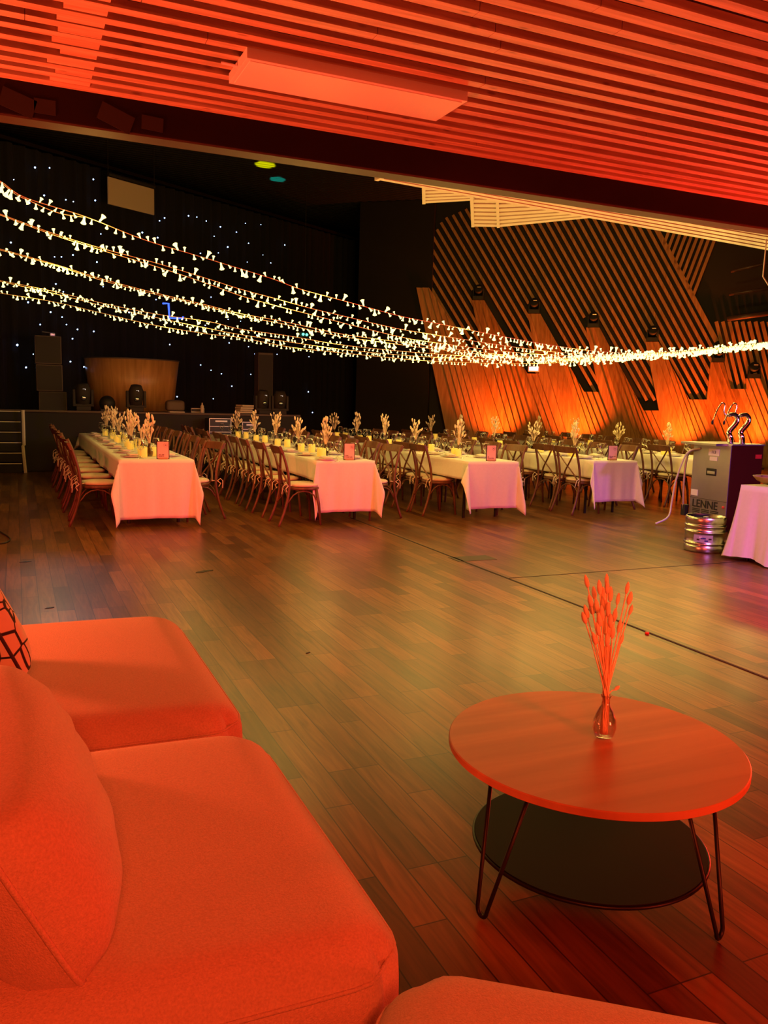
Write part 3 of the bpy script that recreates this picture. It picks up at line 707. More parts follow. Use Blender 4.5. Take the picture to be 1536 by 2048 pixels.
bm = bmesh.new()  # bulb: little bell with flared tip
lathe(bm, [(0.0035, 0.0), (0.005, -0.008), (0.0045, -0.016), (0.009, -0.030), (0.013, -0.036), (0.002, -0.040)], n=7)
me_bulb = bpy.data.meshes.new('bulb'); bm.to_mesh(me_bulb); bm.free(); me_bulb.materials.append(M['bulb'])
for label, Y0, tr in tracks:
    L0 = on_y(tr[0], Y0)
    end = ANCH if tr[-1][0] > 1500 else L0 + (ANCH - L0).normalized() * 1.0
    dv = Vector((end.x - L0.x, end.y - L0.y, 0)); nv = Vector((dv.y, -dv.x, 0))
    def onpl(p):
        d = wray(p); return EYE + d * (nv.dot(L0 - EYE) / nv.dot(d))
    pts = smooth_path([onpl(p) for p in tr], 5)
    t = thing('string_light', label, 'string light', pts[0], 0, 'warm string lights over the tables')
    o0 = pts[0].copy()
    b = bmesh.new(); tube(b, [p - o0 for p in pts], 0.0018 + 0.00018 * Y0, 5); link_mesh('wire', b, M['wire'], t)
    # bulbs
    cum = [0.0]
    for a, c in zip(pts, pts[1:]): cum.append(cum[-1] + (c - a).length)
    total = cum[-1]; step = 0.062 if total > 2 else 0.06
    nb = int(total / step); far = bmesh.new(); cnt = 0; j = 0
    for i in range(nb):
        s = (i + 0.3 + random.uniform(-0.2, 0.2)) * step
        while j < len(cum) - 2 and cum[j + 1] < s: j += 1
        f_ = (s - cum[j]) / max(1e-6, cum[j + 1] - cum[j]); p = pts[j].lerp(pts[j + 1], f_)
        upd = random.random() < 0.28
        R = Matrix.Rotation(random.uniform(0, 6.28), 4, 'Z') @ Matrix.Rotation(random.uniform(0.1, 0.9) + (PI if upd else 0), 4, 'X')
        dist = (p - EYE).length
        sc = random.choice([0.75, 0.9, 0.9, 1.0, 1.45]) * (0.92 + dist * 0.024)
        if cnt < 100:
            o = bpy.data.objects.new('bulb', me_bulb); COL.objects.link(o); o.parent = t
            o.location = p - o0; o.rotation_euler = R.to_euler(); o.scale = (sc, sc, sc)
            cnt += 1
        else:
            tmp = bmesh.new(); tmp.from_mesh(me_bulb); bmesh.ops.transform(tmp, matrix=Matrix.Translation(p - o0) @ R @ Matrix.Scale(sc, 4), verts=tmp.verts)
            mm = bpy.data.meshes.new('x'); tmp.to_mesh(mm); tmp.free(); far.from_mesh(mm); bpy.data.meshes.remove(mm)
    if len(far.verts):
        o = link_mesh('distant_bulbs', far, M['bulb'], t); o['kind'] = 'stuff'
    else: far.free()
    if total > 2:
        for k in range(7):
            s = total * (k + 0.5) / 7; jj = 0
            while jj < len(cum) - 2 and cum[jj + 1] < s: jj += 1
            p = pts[jj]
            light('string_glow', 'POINT', p - Vector((0, 0, 0.03)), None, 12.5, (1.0, 0.66, 0.13), 0.12)

# ================================================================ DINING CHAIR
def post_path(sx):
    return smooth_path([(sx * 0.215, -0.335, 0.0), (sx * 0.205, -0.27, 0.16), (sx * 0.20, -0.225, 0.33), (sx * 0.20, -0.21, 0.46), (sx * 0.20, -0.225, 0.62), (sx * 0.195, -0.275, 0.81), (sx * 0.19, -0.325, 0.93)], 3)
def make_chair():
    t = thing('cross_back_chair', '', 'chair')
    bm = bmesh.new(); lathe(bm, [(0.205, 0.415), (0.215, 0.42), (0.215, 0.445), (0.205, 0.45)], n=20, cap_top=True)
    for v in bm.verts:
        v.co.y = v.co.y * 1.0 + 0.0; v.co.x *= 1.03 if v.co.y > 0 else 0.97
    link_mesh('seat_frame', bm, M['chair'], t, True)
    bm = bmesh.new(); lathe(bm, [(0.17, 0.451), (0.205, 0.456), (0.21, 0.472), (0.195, 0.487), (0.12, 0.497), (0.01, 0.5)], n=20, cap_top=True); cu = link_mesh('seat_cushion', bm, M['seat'], t, True)
    bm = bmesh.new()
    for sx in (-1, 1):
        tube(bm, [(sx * 0.17, -0.17, 0.475), (sx * 0.21, -0.225, 0.47), (sx * 0.23, -0.26, 0.44), (sx * 0.215, -0.24, 0.40)], 0.006, 5)
        tube(bm, [(sx * 0.21, -0.225, 0.47), (sx * 0.235, -0.25, 0.50), (sx * 0.225, -0.29, 0.47), (sx * 0.21, -0.3, 0.38)], 0.005, 5)
    link_mesh('tie_ribbon', bm, M['seat'], cu)
    for sx in (-1, 1):
        bm = bmesh.new(); tube(bm, post_path(sx), 0.0165, 7); link_mesh('rear_leg', bm, M['chair'], t, True)
        bm = bmesh.new(); tube(bm, [(sx * 0.165, 0.13, 0.43), (sx * 0.185, 0.16, 0.25), (sx * 0.20, 0.18, 0.0)], [0.018, 0.017, 0.014], 7); link_mesh('front_leg', bm, M['chair'], t, True)
        # crossing slat of the back
        bm = bmesh.new(); tube(bm, smooth_path([(sx * 0.175, -0.31, 0.86), (sx * 0.05, -0.275, 0.71), (-sx * 0.07, -0.235, 0.58), (-sx * 0.15, -0.19, 0.455)], 3), 0.014, 6, flat=0.55); link_mesh('cross_slat', bm, M['chair'], t, True)
        # side arch brace
        a = [Vector((sx * 0.185, -0.25 + 0.0, 0.24))] + [Vector((sx * 0.185, -0.03 + 0.18 * math.cos(q), 0.24 + 0.165 * math.sin(q))) for q in [PI * (1 - k / 8) for k in range(1, 8)]] + [Vector((sx * 0.185, 0.155, 0.24))]
        bm = bmesh.new(); tube(bm, a, 0.009, 6); link_mesh('arch_brace', bm, M['chair'], t, True)
    for yy, w_ in ((0.155, 0.18), (-0.235, 0.195)):
        a = [Vector((-w_, yy, 0.23))] + [Vector((w_ * 0.97 * math.cos(q), yy * 0.93, 0.25 + 0.16 * math.sin(q))) for q in [PI * (1 - k / 8) for k in range(1, 8)]] + [Vector((w_, yy, 0.23))]
        bm = bmesh.new(); tube(bm, a, 0.009, 6); link_mesh('arch_brace', bm, M['chair'], t, True)
    bm = bmesh.new()  # curved top rail
    rows = []
    for i in range(13):
        u = -1 + 2 * i / 12; x = 0.218 * u; yb = -0.285 - 0.035 * (1 - u * u); h = 0.038 + 0.008 * (1 - u * u)
        if abs(u) > 0.95: h *= 0.8
        rows.append([bm.verts.new(q) for q in ((x, yb - 0.0, 0.885 - h), (x, yb - 0.03, 0.885 + h), (x, yb - 0.05, 0.885 + h), (x, yb - 0.022, 0.885 - h))])
    for a, c in zip(rows, rows[1:]):
        for k in range(4): bm.faces.new((a[k], a[(k + 1) % 4], c[(k + 1) % 4], c[k]))
    bm.faces.new(rows[0]); bm.faces.new(list(reversed(rows[-1])))
    link_mesh('top_rail', bm, M['chair'], t, False, bevel=0.005)
    return t
chair0 = make_chair(); first_chair = [True]
ORD = ['first', 'second', 'third', 'fourth', 'fifth', 'sixth', 'seventh', 'eighth', 'ninth', 'tenth', 'eleventh', 'twelfth']
TN = ['leftmost', 'second-from-left', 'middle', 'second-from-right', 'rightmost']
def add_chair(x, y, rz, lb, grp):
    if first_chair[0]:
        chair0.location = (x, y, 0); chair0.rotation_euler = (0, 0, rz); chair0['label'] = lb; chair0['group'] = grp; first_chair[0] = False
    else: dup(chair0, (x, y, 0), rz, lb, grp)
TABLES = [dict(x0=1.02, x1=1.84, y0=9.45, y1=15.7), dict(x0=3.23, x1=3.98, y0=9.22, y1=15.7), dict(x0=5.15, x1=5.89, y0=8.98, y1=15.7), dict(x0=7.10, x1=7.84, y0=9.0, y1=15.5), dict(x0=9.10, x1=9.84, y0=8.9, y1=14.8)]
LEFT = [([9.86, 10.62, 11.38, 12.05, 12.82, 13.46, 14.22, 14.8], -0.30), ([9.33, 10.08, 10.73, 11.41, 11.95, 12.5, 13.15, 13.8, 14.5, 15.15], -0.28),
        ([9.75, 10.25, 10.95, 11.65, 12.35, 13.05, 13.75, 14.5], -0.17), ([9.38, 9.92, 10.75, 11.5, 12.2, 12.9, 13.6, 14.4], -0.02), ([9.8, 10.35, 11.1, 11.8, 12.5, 13.2, 13.9], -0.02)]
RIGHT = [[9.95, 10.7, 11.4, 12.1, 12.8, 13.5, 14.2, 14.9], [9.55, 10.25, 10.95, 11.65, 12.35, 13.05, 13.75, 14.5], [9.6, 10.3, 11.0, 11.7, 12.4, 13.1, 13.8, 14.5], [9.7, 10.4, 11.1, 11.8, 12.5, 13.2, 13.9, 14.6], [9.7, 10.4, 11.1, 11.8, 12.5, 13.2, 13.9]]
for ti, T in enumerate(TABLES):
    ys, off = LEFT[ti]
    for i, y in enumerate(ys):
        add_chair(T['x0'] + off + 0.13 + random.uniform(-0.02, 0.02), y, -PI / 2 + random.uniform(-0.09, 0.09) + (0.12 if ti in (2, 3) and i < 2 else 0),
                  'brown cross-back chair, left side of %s table, %s from near end' % (TN[ti], ORD[i]), 'cross-back chairs at the banquet tables')
    for i, y in enumerate(RIGHT[ti]):
        add_chair(T['x1'] + 0.08 + random.uniform(-0.02, 0.03), y, PI / 2 + random.uniform(-0.09, 0.09) + (0.3 if i == 0 and ti < 3 else 0),
                  'brown cross-back chair, right side of %s table, %s from near end' % (TN[ti], ORD[i]), 'cross-back chairs at the banquet tables')

# ================================================================ TABLES, CLOTHS
def table(T, i):
    cx = (T['x0'] + T['x1']) / 2; L_ = T['y1'] - T['y0']
    t = thing('banquet_table', 'long wooden banquet table hidden under its white cloth, %s of the five' % TN[i], 'table', (cx, (T['y0'] + T['y1']) / 2, 0), 0, 'long banquet tables')
    w = T['x1'] - T['x0'] - 0.02
    bm = bmesh.new(); box(bm, (0, 0, 0.725), (w, L_ - 0.02, 0.03)); link_mesh('tabletop', bm, M['standwood'], t)
    nleg = 5
    for k in range(nleg):
        yy = -L_ / 2 + 0.3 + (L_ - 0.6) * k / (nleg - 1)
        for sx in (-1, 1):
            bm = bmesh.new(); tube(bm, [(sx * (w / 2 - 0.12), yy, 0), (sx * (w / 2 - 0.12), yy, 0.71)], 0.018, 8); link_mesh('leg', bm, M['blackmetal'], t)
def drape(T, i, sd=0.25, ed=0.69, flare=(0.24, 0.24), name='tablecloth', seed=0, label='', group=None, zt=0.752):
    rnd = random.Random(seed)
    x0, x1, y0, y1 = T['x0'], T['x1'], T['y0'], T['y1']; w = x1 - x0
    du, dn = 7, 16
    us = [-sd * (1 - k / du) for k in range(du)] + [w * k / 18 for k in range(19)] + [w + sd * (k + 1) / du for k in range(du)]
    L_ = y1 - y0
    vs = [-ed * (1 - k / dn) for k in range(dn)] + [L_ * k / 40 for k in range(41)] + [L_ + sd * (k + 1) / 4 for k in range(4)]
    ph = [rnd.uniform(0, 6.28) for _ in range(6)]
    bm = bmesh.new(); grid = []
    for v in vs:
        row = []
        for u in us:
            a = max(0, -u); b_ = max(0, u - w); c = max(0, -v); d = max(0, v - L_)
            sx = a + b_; sy = c + d
            bx = min(max(u, 0), w); by = min(max(v, 0), L_)
            dirx = -1 if a > 0 else 1; diry = -1 if c > 0 else 1
            if sx == 0 and sy == 0: P = Vector((bx, by, 0))
            else:
                r = math.hypot(sx, sy); ang = math.atan2(sx, sy)  # 0 = end face, 90deg = side
                k = math.sin(2 * ang) if (sx > 0 and sy > 0) else 0
                fl = flare[0] if dirx < 0 else flare[1]
                phi = fl * abs(k) ** 0.8 + 0.03
                if sx > 0 and sy > 0:
                    h = Vector((dirx * math.sin(ang * 1.0), diry * math.cos(ang), 0))
                    wob = 0.05 * math.sin(ang * 9 + ph[0]) * r
                else:
                    h = Vector((dirx if sx > 0 else 0, diry if sy > 0 else 0, 0))
                    wob = 0.0
                z = -r * math.cos(phi) * (1 + 0.12 * max(0, k))
                o = h * (r * math.sin(phi) + wob)
                if sy > 0 and sx == 0:  # folds on the end
                    o += Vector((0, diry * (0.010 * math.sin(bx * 17 + ph[1]) + 0.007 * math.sin(bx * 37 + ph[2])) * min(1, sy * 2.2), 0))
                    z += 0.012 * math.sin(bx / w * PI) * sy
                if sx > 0 and sy == 0:
                    o += Vector((dirx * 0.012 * (math.sin(by * 5 + ph[3]) + 0.6 * math.sin(by * 11 + ph[4])) * min(1, sx * 4), 0, 0))
                P = Vector((bx, by, z)) + o
                lim = -zt + 0.006
                if P.z < lim:
                    ex = lim - P.z; P += h * ex * 0.9; P.z = lim + 0.004 * math.sin(P.x * 90)
            if sx == 0 and sy == 0: P.z += 0.0012 * math.sin(by * 4 + ph[5])
            row.append(bm.verts.new(P + Vector((x0, y0, zt))))
        grid.append(row)
    for r0, r1 in zip(grid, grid[1:]):
        for k in range(len(r0) - 1): bm.faces.new((r0[k], r0[k + 1], r1[k + 1], r1[k]))
    cx = (x0 + x1) / 2
    bmesh.ops.translate(bm, verts=bm.verts, vec=(-cx, -y0, -zt))
    o = link_mesh(name, bm, M['cloth'], None, True); o.location = (cx, y0, zt)
    md = o.modifiers.new('s', 'SOLIDIFY'); md.thickness = 0.002
    return tag(o, label, 'tablecloth', group)
fl = [(0.36, 0.30), (0.20, 0.34), (0.62, 0.22), (0.28, 0.26), (0.2, 0.2)]
for i, T in enumerate(TABLES):
    table(T, i)
    drape(T, i, sd=0.235, ed=[0.665, 0.62, 0.60, 0.56, 0.60][i], flare=fl[i], seed=i + 3,
          label='white tablecloth over the %s banquet table, hanging low at the near end' % TN[i], group='white cloths on the banquet tables')

# ================================================================ TABLEWARE
def p_plate():
    t = thing('dinner_plate', '', 'plate')
    bm = bmesh.new(); lathe(bm, [(0.06, 0.0), (0.085, 0.004), (0.135, 0.016), (0.137, 0.019), (0.09, 0.009), (0.005, 0.006)], n=20); link_mesh('plate_body', bm, M['plate'], t, True)
    return t
def p_napkin():
    t = thing('napkin', '', 'napkin')
    bm = bmesh.new(); rounded(bm, (0.10, 0.20, 0.018), 0.008, 5, 0.008)
    for v in bm.verts: v.co.z += 0.004 * math.sin(v.co.y * 40)
    link_mesh('folded_cloth', bm, M['napkin'], t, True)
    return t
def p_glass():
    t = thing('wine_glass', '', 'glass')
    bm = bmesh.new(); lathe(bm, [(0.035, 0), (0.033, 0.003), (0.006, 0.008), (0.004, 0.03), (0.004, 0.085), (0.012, 0.095), (0.036, 0.115), (0.044, 0.145), (0.042, 0.175), (0.034, 0.205)], n=16); link_mesh('glass_body', bm, M['glass'], t, True)
    bm = bmesh.new(); tube(bm, [(0.034 * math.cos(2 * PI * k / 16), 0.034 * math.sin(2 * PI * k / 16), 0.205) for k in range(16)], 0.0012, 4, closed=True); link_mesh('rim', bm, M['plate'], t, True)
    return t
def p_candle():
    t = thing('candle_jar', '', 'candle')
    bm = bmesh.new(); lathe(bm, [(0.042, 0), (0.046, 0.01), (0.046, 0.105), (0.040, 0.11), (0.034, 0.10), (0.004, 0.098)], n=16); link_mesh('jar', bm, M['wax'], t, True)
    bm = bmesh.new(); tube(bm, [(0, 0, 0.095), (0.003, 0, 0.12)], 0.003, 5); link_mesh('wick', bm, M['rubber'], t)
    return t
def p_vase():
    t = thing('bud_vase', '', 'vase')
    bm = bmesh.new(); lathe(bm, [(0.03, 0), (0.04, 0.01), (0.045, 0.05), (0.035, 0.09), (0.016, 0.12), (0.016, 0.15), (0.02, 0.155)], n=16); link_mesh('vase_body', bm, M['vase'], t, True)
    return t
def head_mesh(L_, r):
    bm = bmesh.new(); lathe(bm, [(0.001, 0), (r * 0.7, L_ * 0.12), (r, L_ * 0.4), (r * 0.85, L_ * 0.7), (r * 0.35, L_ * 0.94), (0.0005, L_)], n=8); return bm
def p_bouquet(nh, H, spread, hl, hr, seed, base=0.02, mouth=0.13):
    rnd = random.Random(seed)
    t = thing('dried_grass_bouquet', '', 'dried flowers')
    for i in range(nh):
        a = rnd.uniform(0, 6.28); rr = spread * math.sqrt(rnd.random()); hh = H * rnd.uniform(0.55, 0.98)
        q = Vector((math.cos(a) * rr, math.sin(a) * rr, hh))
        p0 = Vector((math.cos(a + 2) * 0.012, math.sin(a + 2) * 0.012, base)); pm = Vector((math.cos(a) * 0.008, math.sin(a) * 0.008, mouth))
        pth = smooth_path([p0, pm, pm.lerp(q, 0.5) + Vector((0, 0, 0.02)), q], 3)
        bm = bmesh.new(); tube(bm, pth, 0.0016, 5); st_ = link_mesh('stem', bm, M['stem'], t, True)
        d = (pth[-1] - pth[-3]).normalized() + Vector((rnd.uniform(-.25, .25), rnd.uniform(-.25, .25), 0)); d.normalize()
        k = rnd.uniform(0.75, 1.2); bm = head_mesh(hl * k, hr * k)
        bmesh.ops.transform(bm, matrix=Matrix.Translation(pth[-1]) @ d.to_track_quat('Z', 'Y').to_matrix().to_4x4(), verts=bm.verts)
        link_mesh('seed_head', bm, M['grass'], st_, True)
    return t
def p_card():
    t = thing('menu_card', '', 'table card')
    bm = bmesh.new(); box(bm, (0, 0.004, 0.10), (0.142, 0.006, 0.20)); link_mesh('dark_backing', bm, M['ink'], t)
    bm = bmesh.new(); w, h = 0.060, 0.092; pts = []
    def edge(a, b_, n):
        a = Vector(a); b_ = Vector(b_); d = (b_ - a) / n; nrm = Vector((d.y, -d.x)).normalized()
        for i in range(n):
            c = a + d * i
            for k in range(4): 
                s = k / 4; pts.append(c + d * s + nrm * 0.004 * math.sin(PI * s))
    edge((-w, -h), (w, -h), 8); edge((w, -h), (w, h), 12); edge((w, h), (-w, h), 8); edge((-w, h), (-w, -h), 12)
    prism(bm, [(p.x, 0.0, p.y + 0.102) for p in pts], (0, -0.002, 0)); link_mesh('pink_card', bm, M['card'], t)
    bm = bmesh.new(); box(bm, (0, 0, 0.009), (0.10, 0.05, 0.018)); link_mesh('wooden_block', bm, M['standwood'], t, bevel=0.002)
    bm = bmesh.new(); tube(bm, [(0.028 + 0.022 * math.cos(2 * PI * k / 20), -0.0028, 0.158 + 0.022 * math.sin(2 * PI * k / 20)) for k in range(20)], 0.0007, 4, closed=True)
    box(bm, (0.028, -0.0028, 0.163), (0.018, 0.001, 0.004)); box(bm, (0.029, -0.0028, 0.153), (0.018, 0.001, 0.004)); link_mesh('round_stamp', bm, M['ink'], t)
    return t
def text_mesh(name, s, size, m, parent, loc, rot, ex=0.0006, align='LEFT', bold=0.0):
    cu = bpy.data.curves.new(name, 'FONT'); cu.body = s; cu.size = size; cu.extrude = ex; cu.align_x = align; cu.offset = bold; cu.space_line = 0.9
    tmp = bpy.data.objects.new(name + '_c', cu); COL.objects.link(tmp)
    bpy.context.view_layer.update()
    me = bpy.data.meshes.new_from_object(tmp.evaluated_get(bpy.context.evaluated_depsgraph_get()))
    bpy.data.objects.remove(tmp); me.materials.clear(); me.materials.append(m)
    o = bpy.data.objects.new(name, me); COL.objects.link(o); o.parent = parent; o.location = loc; o.rotation_euler = rot
    return o
protos = {}
def put(kind, maker, loc, rz, label, group):
    if kind not in protos:
        t = maker(); protos[kind] = t; t.location = loc; t.rotation_euler = (0, 0, rz); t['label'] = label; t['group'] = group; return t
    return dup(protos[kind], loc, rz, label, group)
ZT = 0.7545
CARDS = ['Wie das\nBedarfis', 'Pedo\nKonservativ', 'er\nKonsortium', 'Moment der\nDauer']
for i, T in enumerate(TABLES):
    cx = (T['x0'] + T['x1']) / 2
    for side, sn in ((-1, 'left'), (1, 'right')):
        ys = LEFT[i][0] if side < 0 else RIGHT[i]
        for k, y in enumerate(ys):
            y = y + random.uniform(-0.03, 0.03)
            x = cx + side * 0.215
            where = '%s side of %s table, %s from near end' % (sn, TN[i], ORD[k])
            put('plate', p_plate, (x, y, ZT), 0, 'white plate, ' + where, 'place setting plates')
            put('napkin', p_napkin, (x, y, ZT + 0.030), random.uniform(-0.3, 0.3), 'folded linen napkin, ' + where, 'napkins on the plates')
            put('glass', p_glass, (x - side * 0.12, y + 0.19, ZT), 0, 'wine glass above plate, ' + where, 'wine glasses on the tables')
            if k % 2 == 0: put('glass', p_glass, (x - side * 0.07, y - 0.2, ZT), 0, 'wine glass beside plate, ' + where, 'wine glasses on the tables')
    # centre line: vases with dried grass and candles
    yy = {0: [10.0, 10.45, 11.5, 12.0, 13.0, 14.0, 14.9], 1: [9.95, 11.1, 12.25, 13.4, 14.6], 2: [9.9, 11.2, 12.4, 13.6, 14.7], 3: [9.9, 11.0, 12.2, 13.4, 14.5], 4: [10.2, 11.4, 12.6, 13.8]}[i]
    for k, y in enumerate(yy):
        x = cx + random.uniform(-0.03, 0.03)
        where = 'on %s table, %s from near end' % (TN[i], ORD[k])
        put('vase', p_vase, (x, y, ZT), 0, 'brown glass bud vase ' + where, 'bud vases on the tables')
        kind = 'bouquet%d' % (k % 3)
        put(kind, (lambda kk=k % 3: p_bouquet([22, 20, 24][kk], [0.46, 0.43, 0.47][kk], [0.065, 0.08, 0.072][kk], 0.055, 0.0125, 40 + kk)), (x, y, ZT + 0.004), random.uniform(0, 6.28),
            'dried bunny tail grass in vase ' + where, 'dried grass bunches on the tables')
        cy = y - 0.42 if k else y - 0.14
        put('candle', p_candle, (x - 0.09 if k == 0 else x + 0.06, cy, ZT), 0, 'yellow candle jar ' + where, 'yellow candles on the tables')
        put('candle', p_candle, (x - 0.07 if k == 0 else x - 0.05, cy + 0.13, ZT), 0, 'second yellow candle jar ' + where, 'yellow candles on the tables')
    if i < 4:
        t = put('card', p_card, (cx + [0.08, 0.08, 0.02, 0.02][i], T['y0'] + 0.10, ZT), [0.0, -0.05, -0.1, -0.2][i], 'pink stamp shaped menu card standing at the near end of the %s banquet table' % TN[i], 'menu cards at the table ends')
for i in range(4):
    cards = [o for o in bpy.data.objects if o.name.startswith('menu_card')]
cards.sort(key=lambda o: o.location.x)
for c, s in zip(cards, CARDS):
    text_mesh('lettering', s, 0.019, M['ink'], c, (-0.050, -0.0024, 0.048), (PI / 2, 0, 0), bold=0.0004)

# ================================================================ BEER COOLER AND KEG
bc = thing('beer_cooler', 'tall stainless beer cooler with two chrome taps and a dark red side', 'beer cooler', (7.86, 7.38, 0))
W2, D2, H2 = 0.52, 0.60, 1.05      # x, y, z ; front panel is the -x face
bm = bmesh.new(); box(bm, (W2 / 2, D2 / 2, 0.03 + H2 / 2), (W2, D2, H2 - 0.02)); link_mesh('body', bm, M['darkside'], bc, bevel=0.004)
bm = bmesh.new(); box(bm, (-0.008, D2 / 2, 0.07 + 0.52), (0.016, D2, 0.95)); fp = link_mesh('steel_front', bm, M['steel'], bc, bevel=0.004)
bm = bmesh.new(); box(bm, (W2 / 2, D2 / 2, H2 + 0.02), (W2 + 0.02, D2 + 0.02, 0.02)); link_mesh('top_plate', bm, M['steel'], bc, bevel=0.003)
bm = bmesh.new(); box(bm, (-0.08, D2 / 2 + 0.06, H2 + 0.015), (0.22, D2 - 0.02, 0.03)); link_mesh('drip_tray', bm, M['steel'], bc, bevel=0.004)
bm = bmesh.new(); bar(bm, (-0.018, 0.0, 0.375), (-0.018, D2, 0.375), 0.006, 0.004); link_mesh('panel_seam', bm, M['rubber'], bc)
bm = bmesh.new(); box(bm, (-0.018, 0.28, 0.72), (0.012, 0.16, 0.09)); hnd = link_mesh('door_handle', bm, M['rubber'], bc, bevel=0.006)
bm = bmesh.new(); box(bm, (-0.027, 0.27, 0.715), (0.012, 0.12, 0.035)); link_mesh('steel_grip', bm, M['chrome'], hnd)
for nm, yy, zz, w, h in (('white_sticker', 0.26, 0.965, 0.17, 0.085), ('white_sticker', 0.26, 0.885, 0.12, 0.05), ('white_sticker', 0.53, 0.44, 0.11, 0.075)):
    bm = bmesh.new(); box(bm, (-0.0185, yy, zz), (0.004, w, h)); link_mesh(nm, bm, M['sticker'], bc)
text_mesh('sticker_number', '113', 0.05, M['ink'], bc, (-0.0215, 0.30, 0.95), (PI / 2, 0, -PI / 2), bold=0.001)
text_mesh('lettering', 'LENNE', 0.138, M['rubber'], bc, (-0.019, 0.555, 0.262), (PI / 2, 0, -PI / 2), ex=0.002, bold=0.0015)
for c_ in range(3):
    bm = bmesh.new()
    for r_ in range(6): box(bm, (-0.018, 0.48 - 0.15 * c_, 0.238 - 0.02 * r_), (0.006, 0.125, 0.011))
    link_mesh('vent_slots', bm, M['rubber'], bc)
bm = bmesh.new(); lathe(bm, [(0.016, 0), (0.016, 0.012), (0.008, 0.016)], n=12, cap_top=True); bmesh.ops.transform(bm, matrix=Matrix.Translation((-0.016, 0.045, 0.31)) @ Matrix.Rotation(-PI / 2, 4, 'Y'), verts=bm.verts); link_mesh('red_knob', bm, M['redplastic'], bc)
bm = bmesh.new(); box(bm, (0.44, -0.004, 0.93), (0.10, 0.006, 0.05)); link_mesh('red_sticker', bm, M['redplastic'], bc)
for x_, y_ in ((0.05, 0.05), (W2 - 0.05, 0.05), (0.05, D2 - 0.05), (W2 - 0.05, D2 - 0.05)):
    bm = bmesh.new(); lathe(bm, [(0.02, 0), (0.025, 0.04)], (x_, y_, 0), n=10, cap_top=True); link_mesh('foot', bm, M['rubber'], bc)
for k, (tx, ty) in enumerate(((0.10, 0.13), (0.27, 0.11))):
    bm = bmesh.new()
    P = smooth_path([(tx, ty, H2 + 0.03), (tx - 0.01, ty, H2 + 0.11), (tx - 0.015, ty + 0.02, H2 + 0.17), (tx + 0.05, ty - 0.01, H2 + 0.27), (tx + 0.07, ty - 0.01, H2 + 0.34), (tx + 0.02, ty, H2 + 0.385), (tx - 0.06, ty + 0.01, H2 + 0.37)], 4)
    tube(bm, P, [0.036 - 0.012 * min(1, i / (len(P) - 1)) for i in range(len(P))], 12); tp = link_mesh('swan_neck_tap', bm, M['chrome'], bc, True)
    bm = bmesh.new(); hx = tx - 0.11
    tube(bm, smooth_path([(tx - 0.06, ty + 0.01, H2 + 0.37), (hx - 0.0, ty + 0.03, H2 + 0.40), (hx + 0.01, ty + 0.04, H2 + 0.50), (hx - 0.03, ty + 0.05, H2 + 0.515), (hx - 0.07, ty + 0.07, H2 + 0.44), (hx - 0.11, ty + 0.09, H2 + 0.30)], 5), 0.007, 6); link_mesh('tap_lever', bm, M['chrome'], tp, True)
    bm = bmesh.new(); bmesh.ops.create_uvsphere(bm, u_segments=10, v_segments=8, radius=0.018); bmesh.ops.transform(bm, matrix=Matrix.Translation((hx - 0.115, ty + 0.092, H2 + 0.28)) @ Matrix.Diagonal((0.8, 0.8, 1.5, 1)), verts=bm.verts); link_mesh('black_grip', bm, M['rubber'], tp, True)
b = bmesh.new(); tube(b, smooth_path([(-0.02, 0.48, 1.0), (-0.10, 0.62, 0.93), (-0.13, 0.74, 0.6), (-0.14, 0.78, 0.3), (-0.20, 0.76, 0.1), (-0.42, 0.74, 0.02)], 6), 0.012, 7)
link_mesh('grey_hose', b, M['hose'], bc, True)
b = bmesh.new(); tube(b, smooth_path([(-0.02, 0.52, 0.99), (-0.05, 0.66, 0.90), (-0.06, 0.68, 0.5), (-0.05, 0.66, 0.16)], 6), 0.014, 7); link_mesh('steel_pipe', b, M['steel'], bc, True)
bm = bmesh.new(); box(bm, (-0.03, 0.66, 0.20), (0.07, 0.07, 0.14)); link_mesh('power_box', bm, M['rubber'], bc, bevel=0.005)

kg = thing('beer_keg', 'ribbed steel beer keg standing on the floor in front of the cooler', 'keg', (6.655, 6.52, 0))
prof = [(0.195, 0.0), (0.203, 0.01), (0.203, 0.06), (0.197, 0.07), (0.190, 0.075)]
z = 0.075
prof += [(0.205, 0.082), (0.211, 0.092), (0.205, 0.102), (0.200, 0.108), (0.200, 0.20), (0.206, 0.205), (0.212, 0.214), (0.206, 0.223), (0.200, 0.228), (0.200, 0.262), (0.206, 0.267), (0.211, 0.275), (0.206, 0.283), (0.196, 0.288), (0.196, 0.30), (0.203, 0.31), (0.203, 0.365), (0.197, 0.372), (0.190, 0.368), (0.188, 0.32), (0.15, 0.335), (0.01, 0.345)]
bm = bmesh.new(); lathe(bm, prof, n=48); link_mesh('keg_body', bm, M['keg'], kg, True)
bm = bmesh.new(); lathe(bm, [(0.03, 0.345), (0.03, 0.362), (0.01, 0.365)], n=16, cap_top=True); link_mesh('valve', bm, M['steel'], kg)
a0 = math.atan2(-6.52, -6.655)
bm = bmesh.new()
for k in range(12):
    a = a0 - 0.5 + 0.08 * k
    c_, s_ = math.cos(a), math.sin(a)
    box(bm, (0.2015 * c_, 0.2015 * s_, 0.15), (0.002, 0.0165, 0.075), Matrix.Rotation(a, 3, 'Z'))
lbk = link_mesh('label_band', bm, mat('keg_label', (0.42, 0.42, 0.46), 0.4), kg)
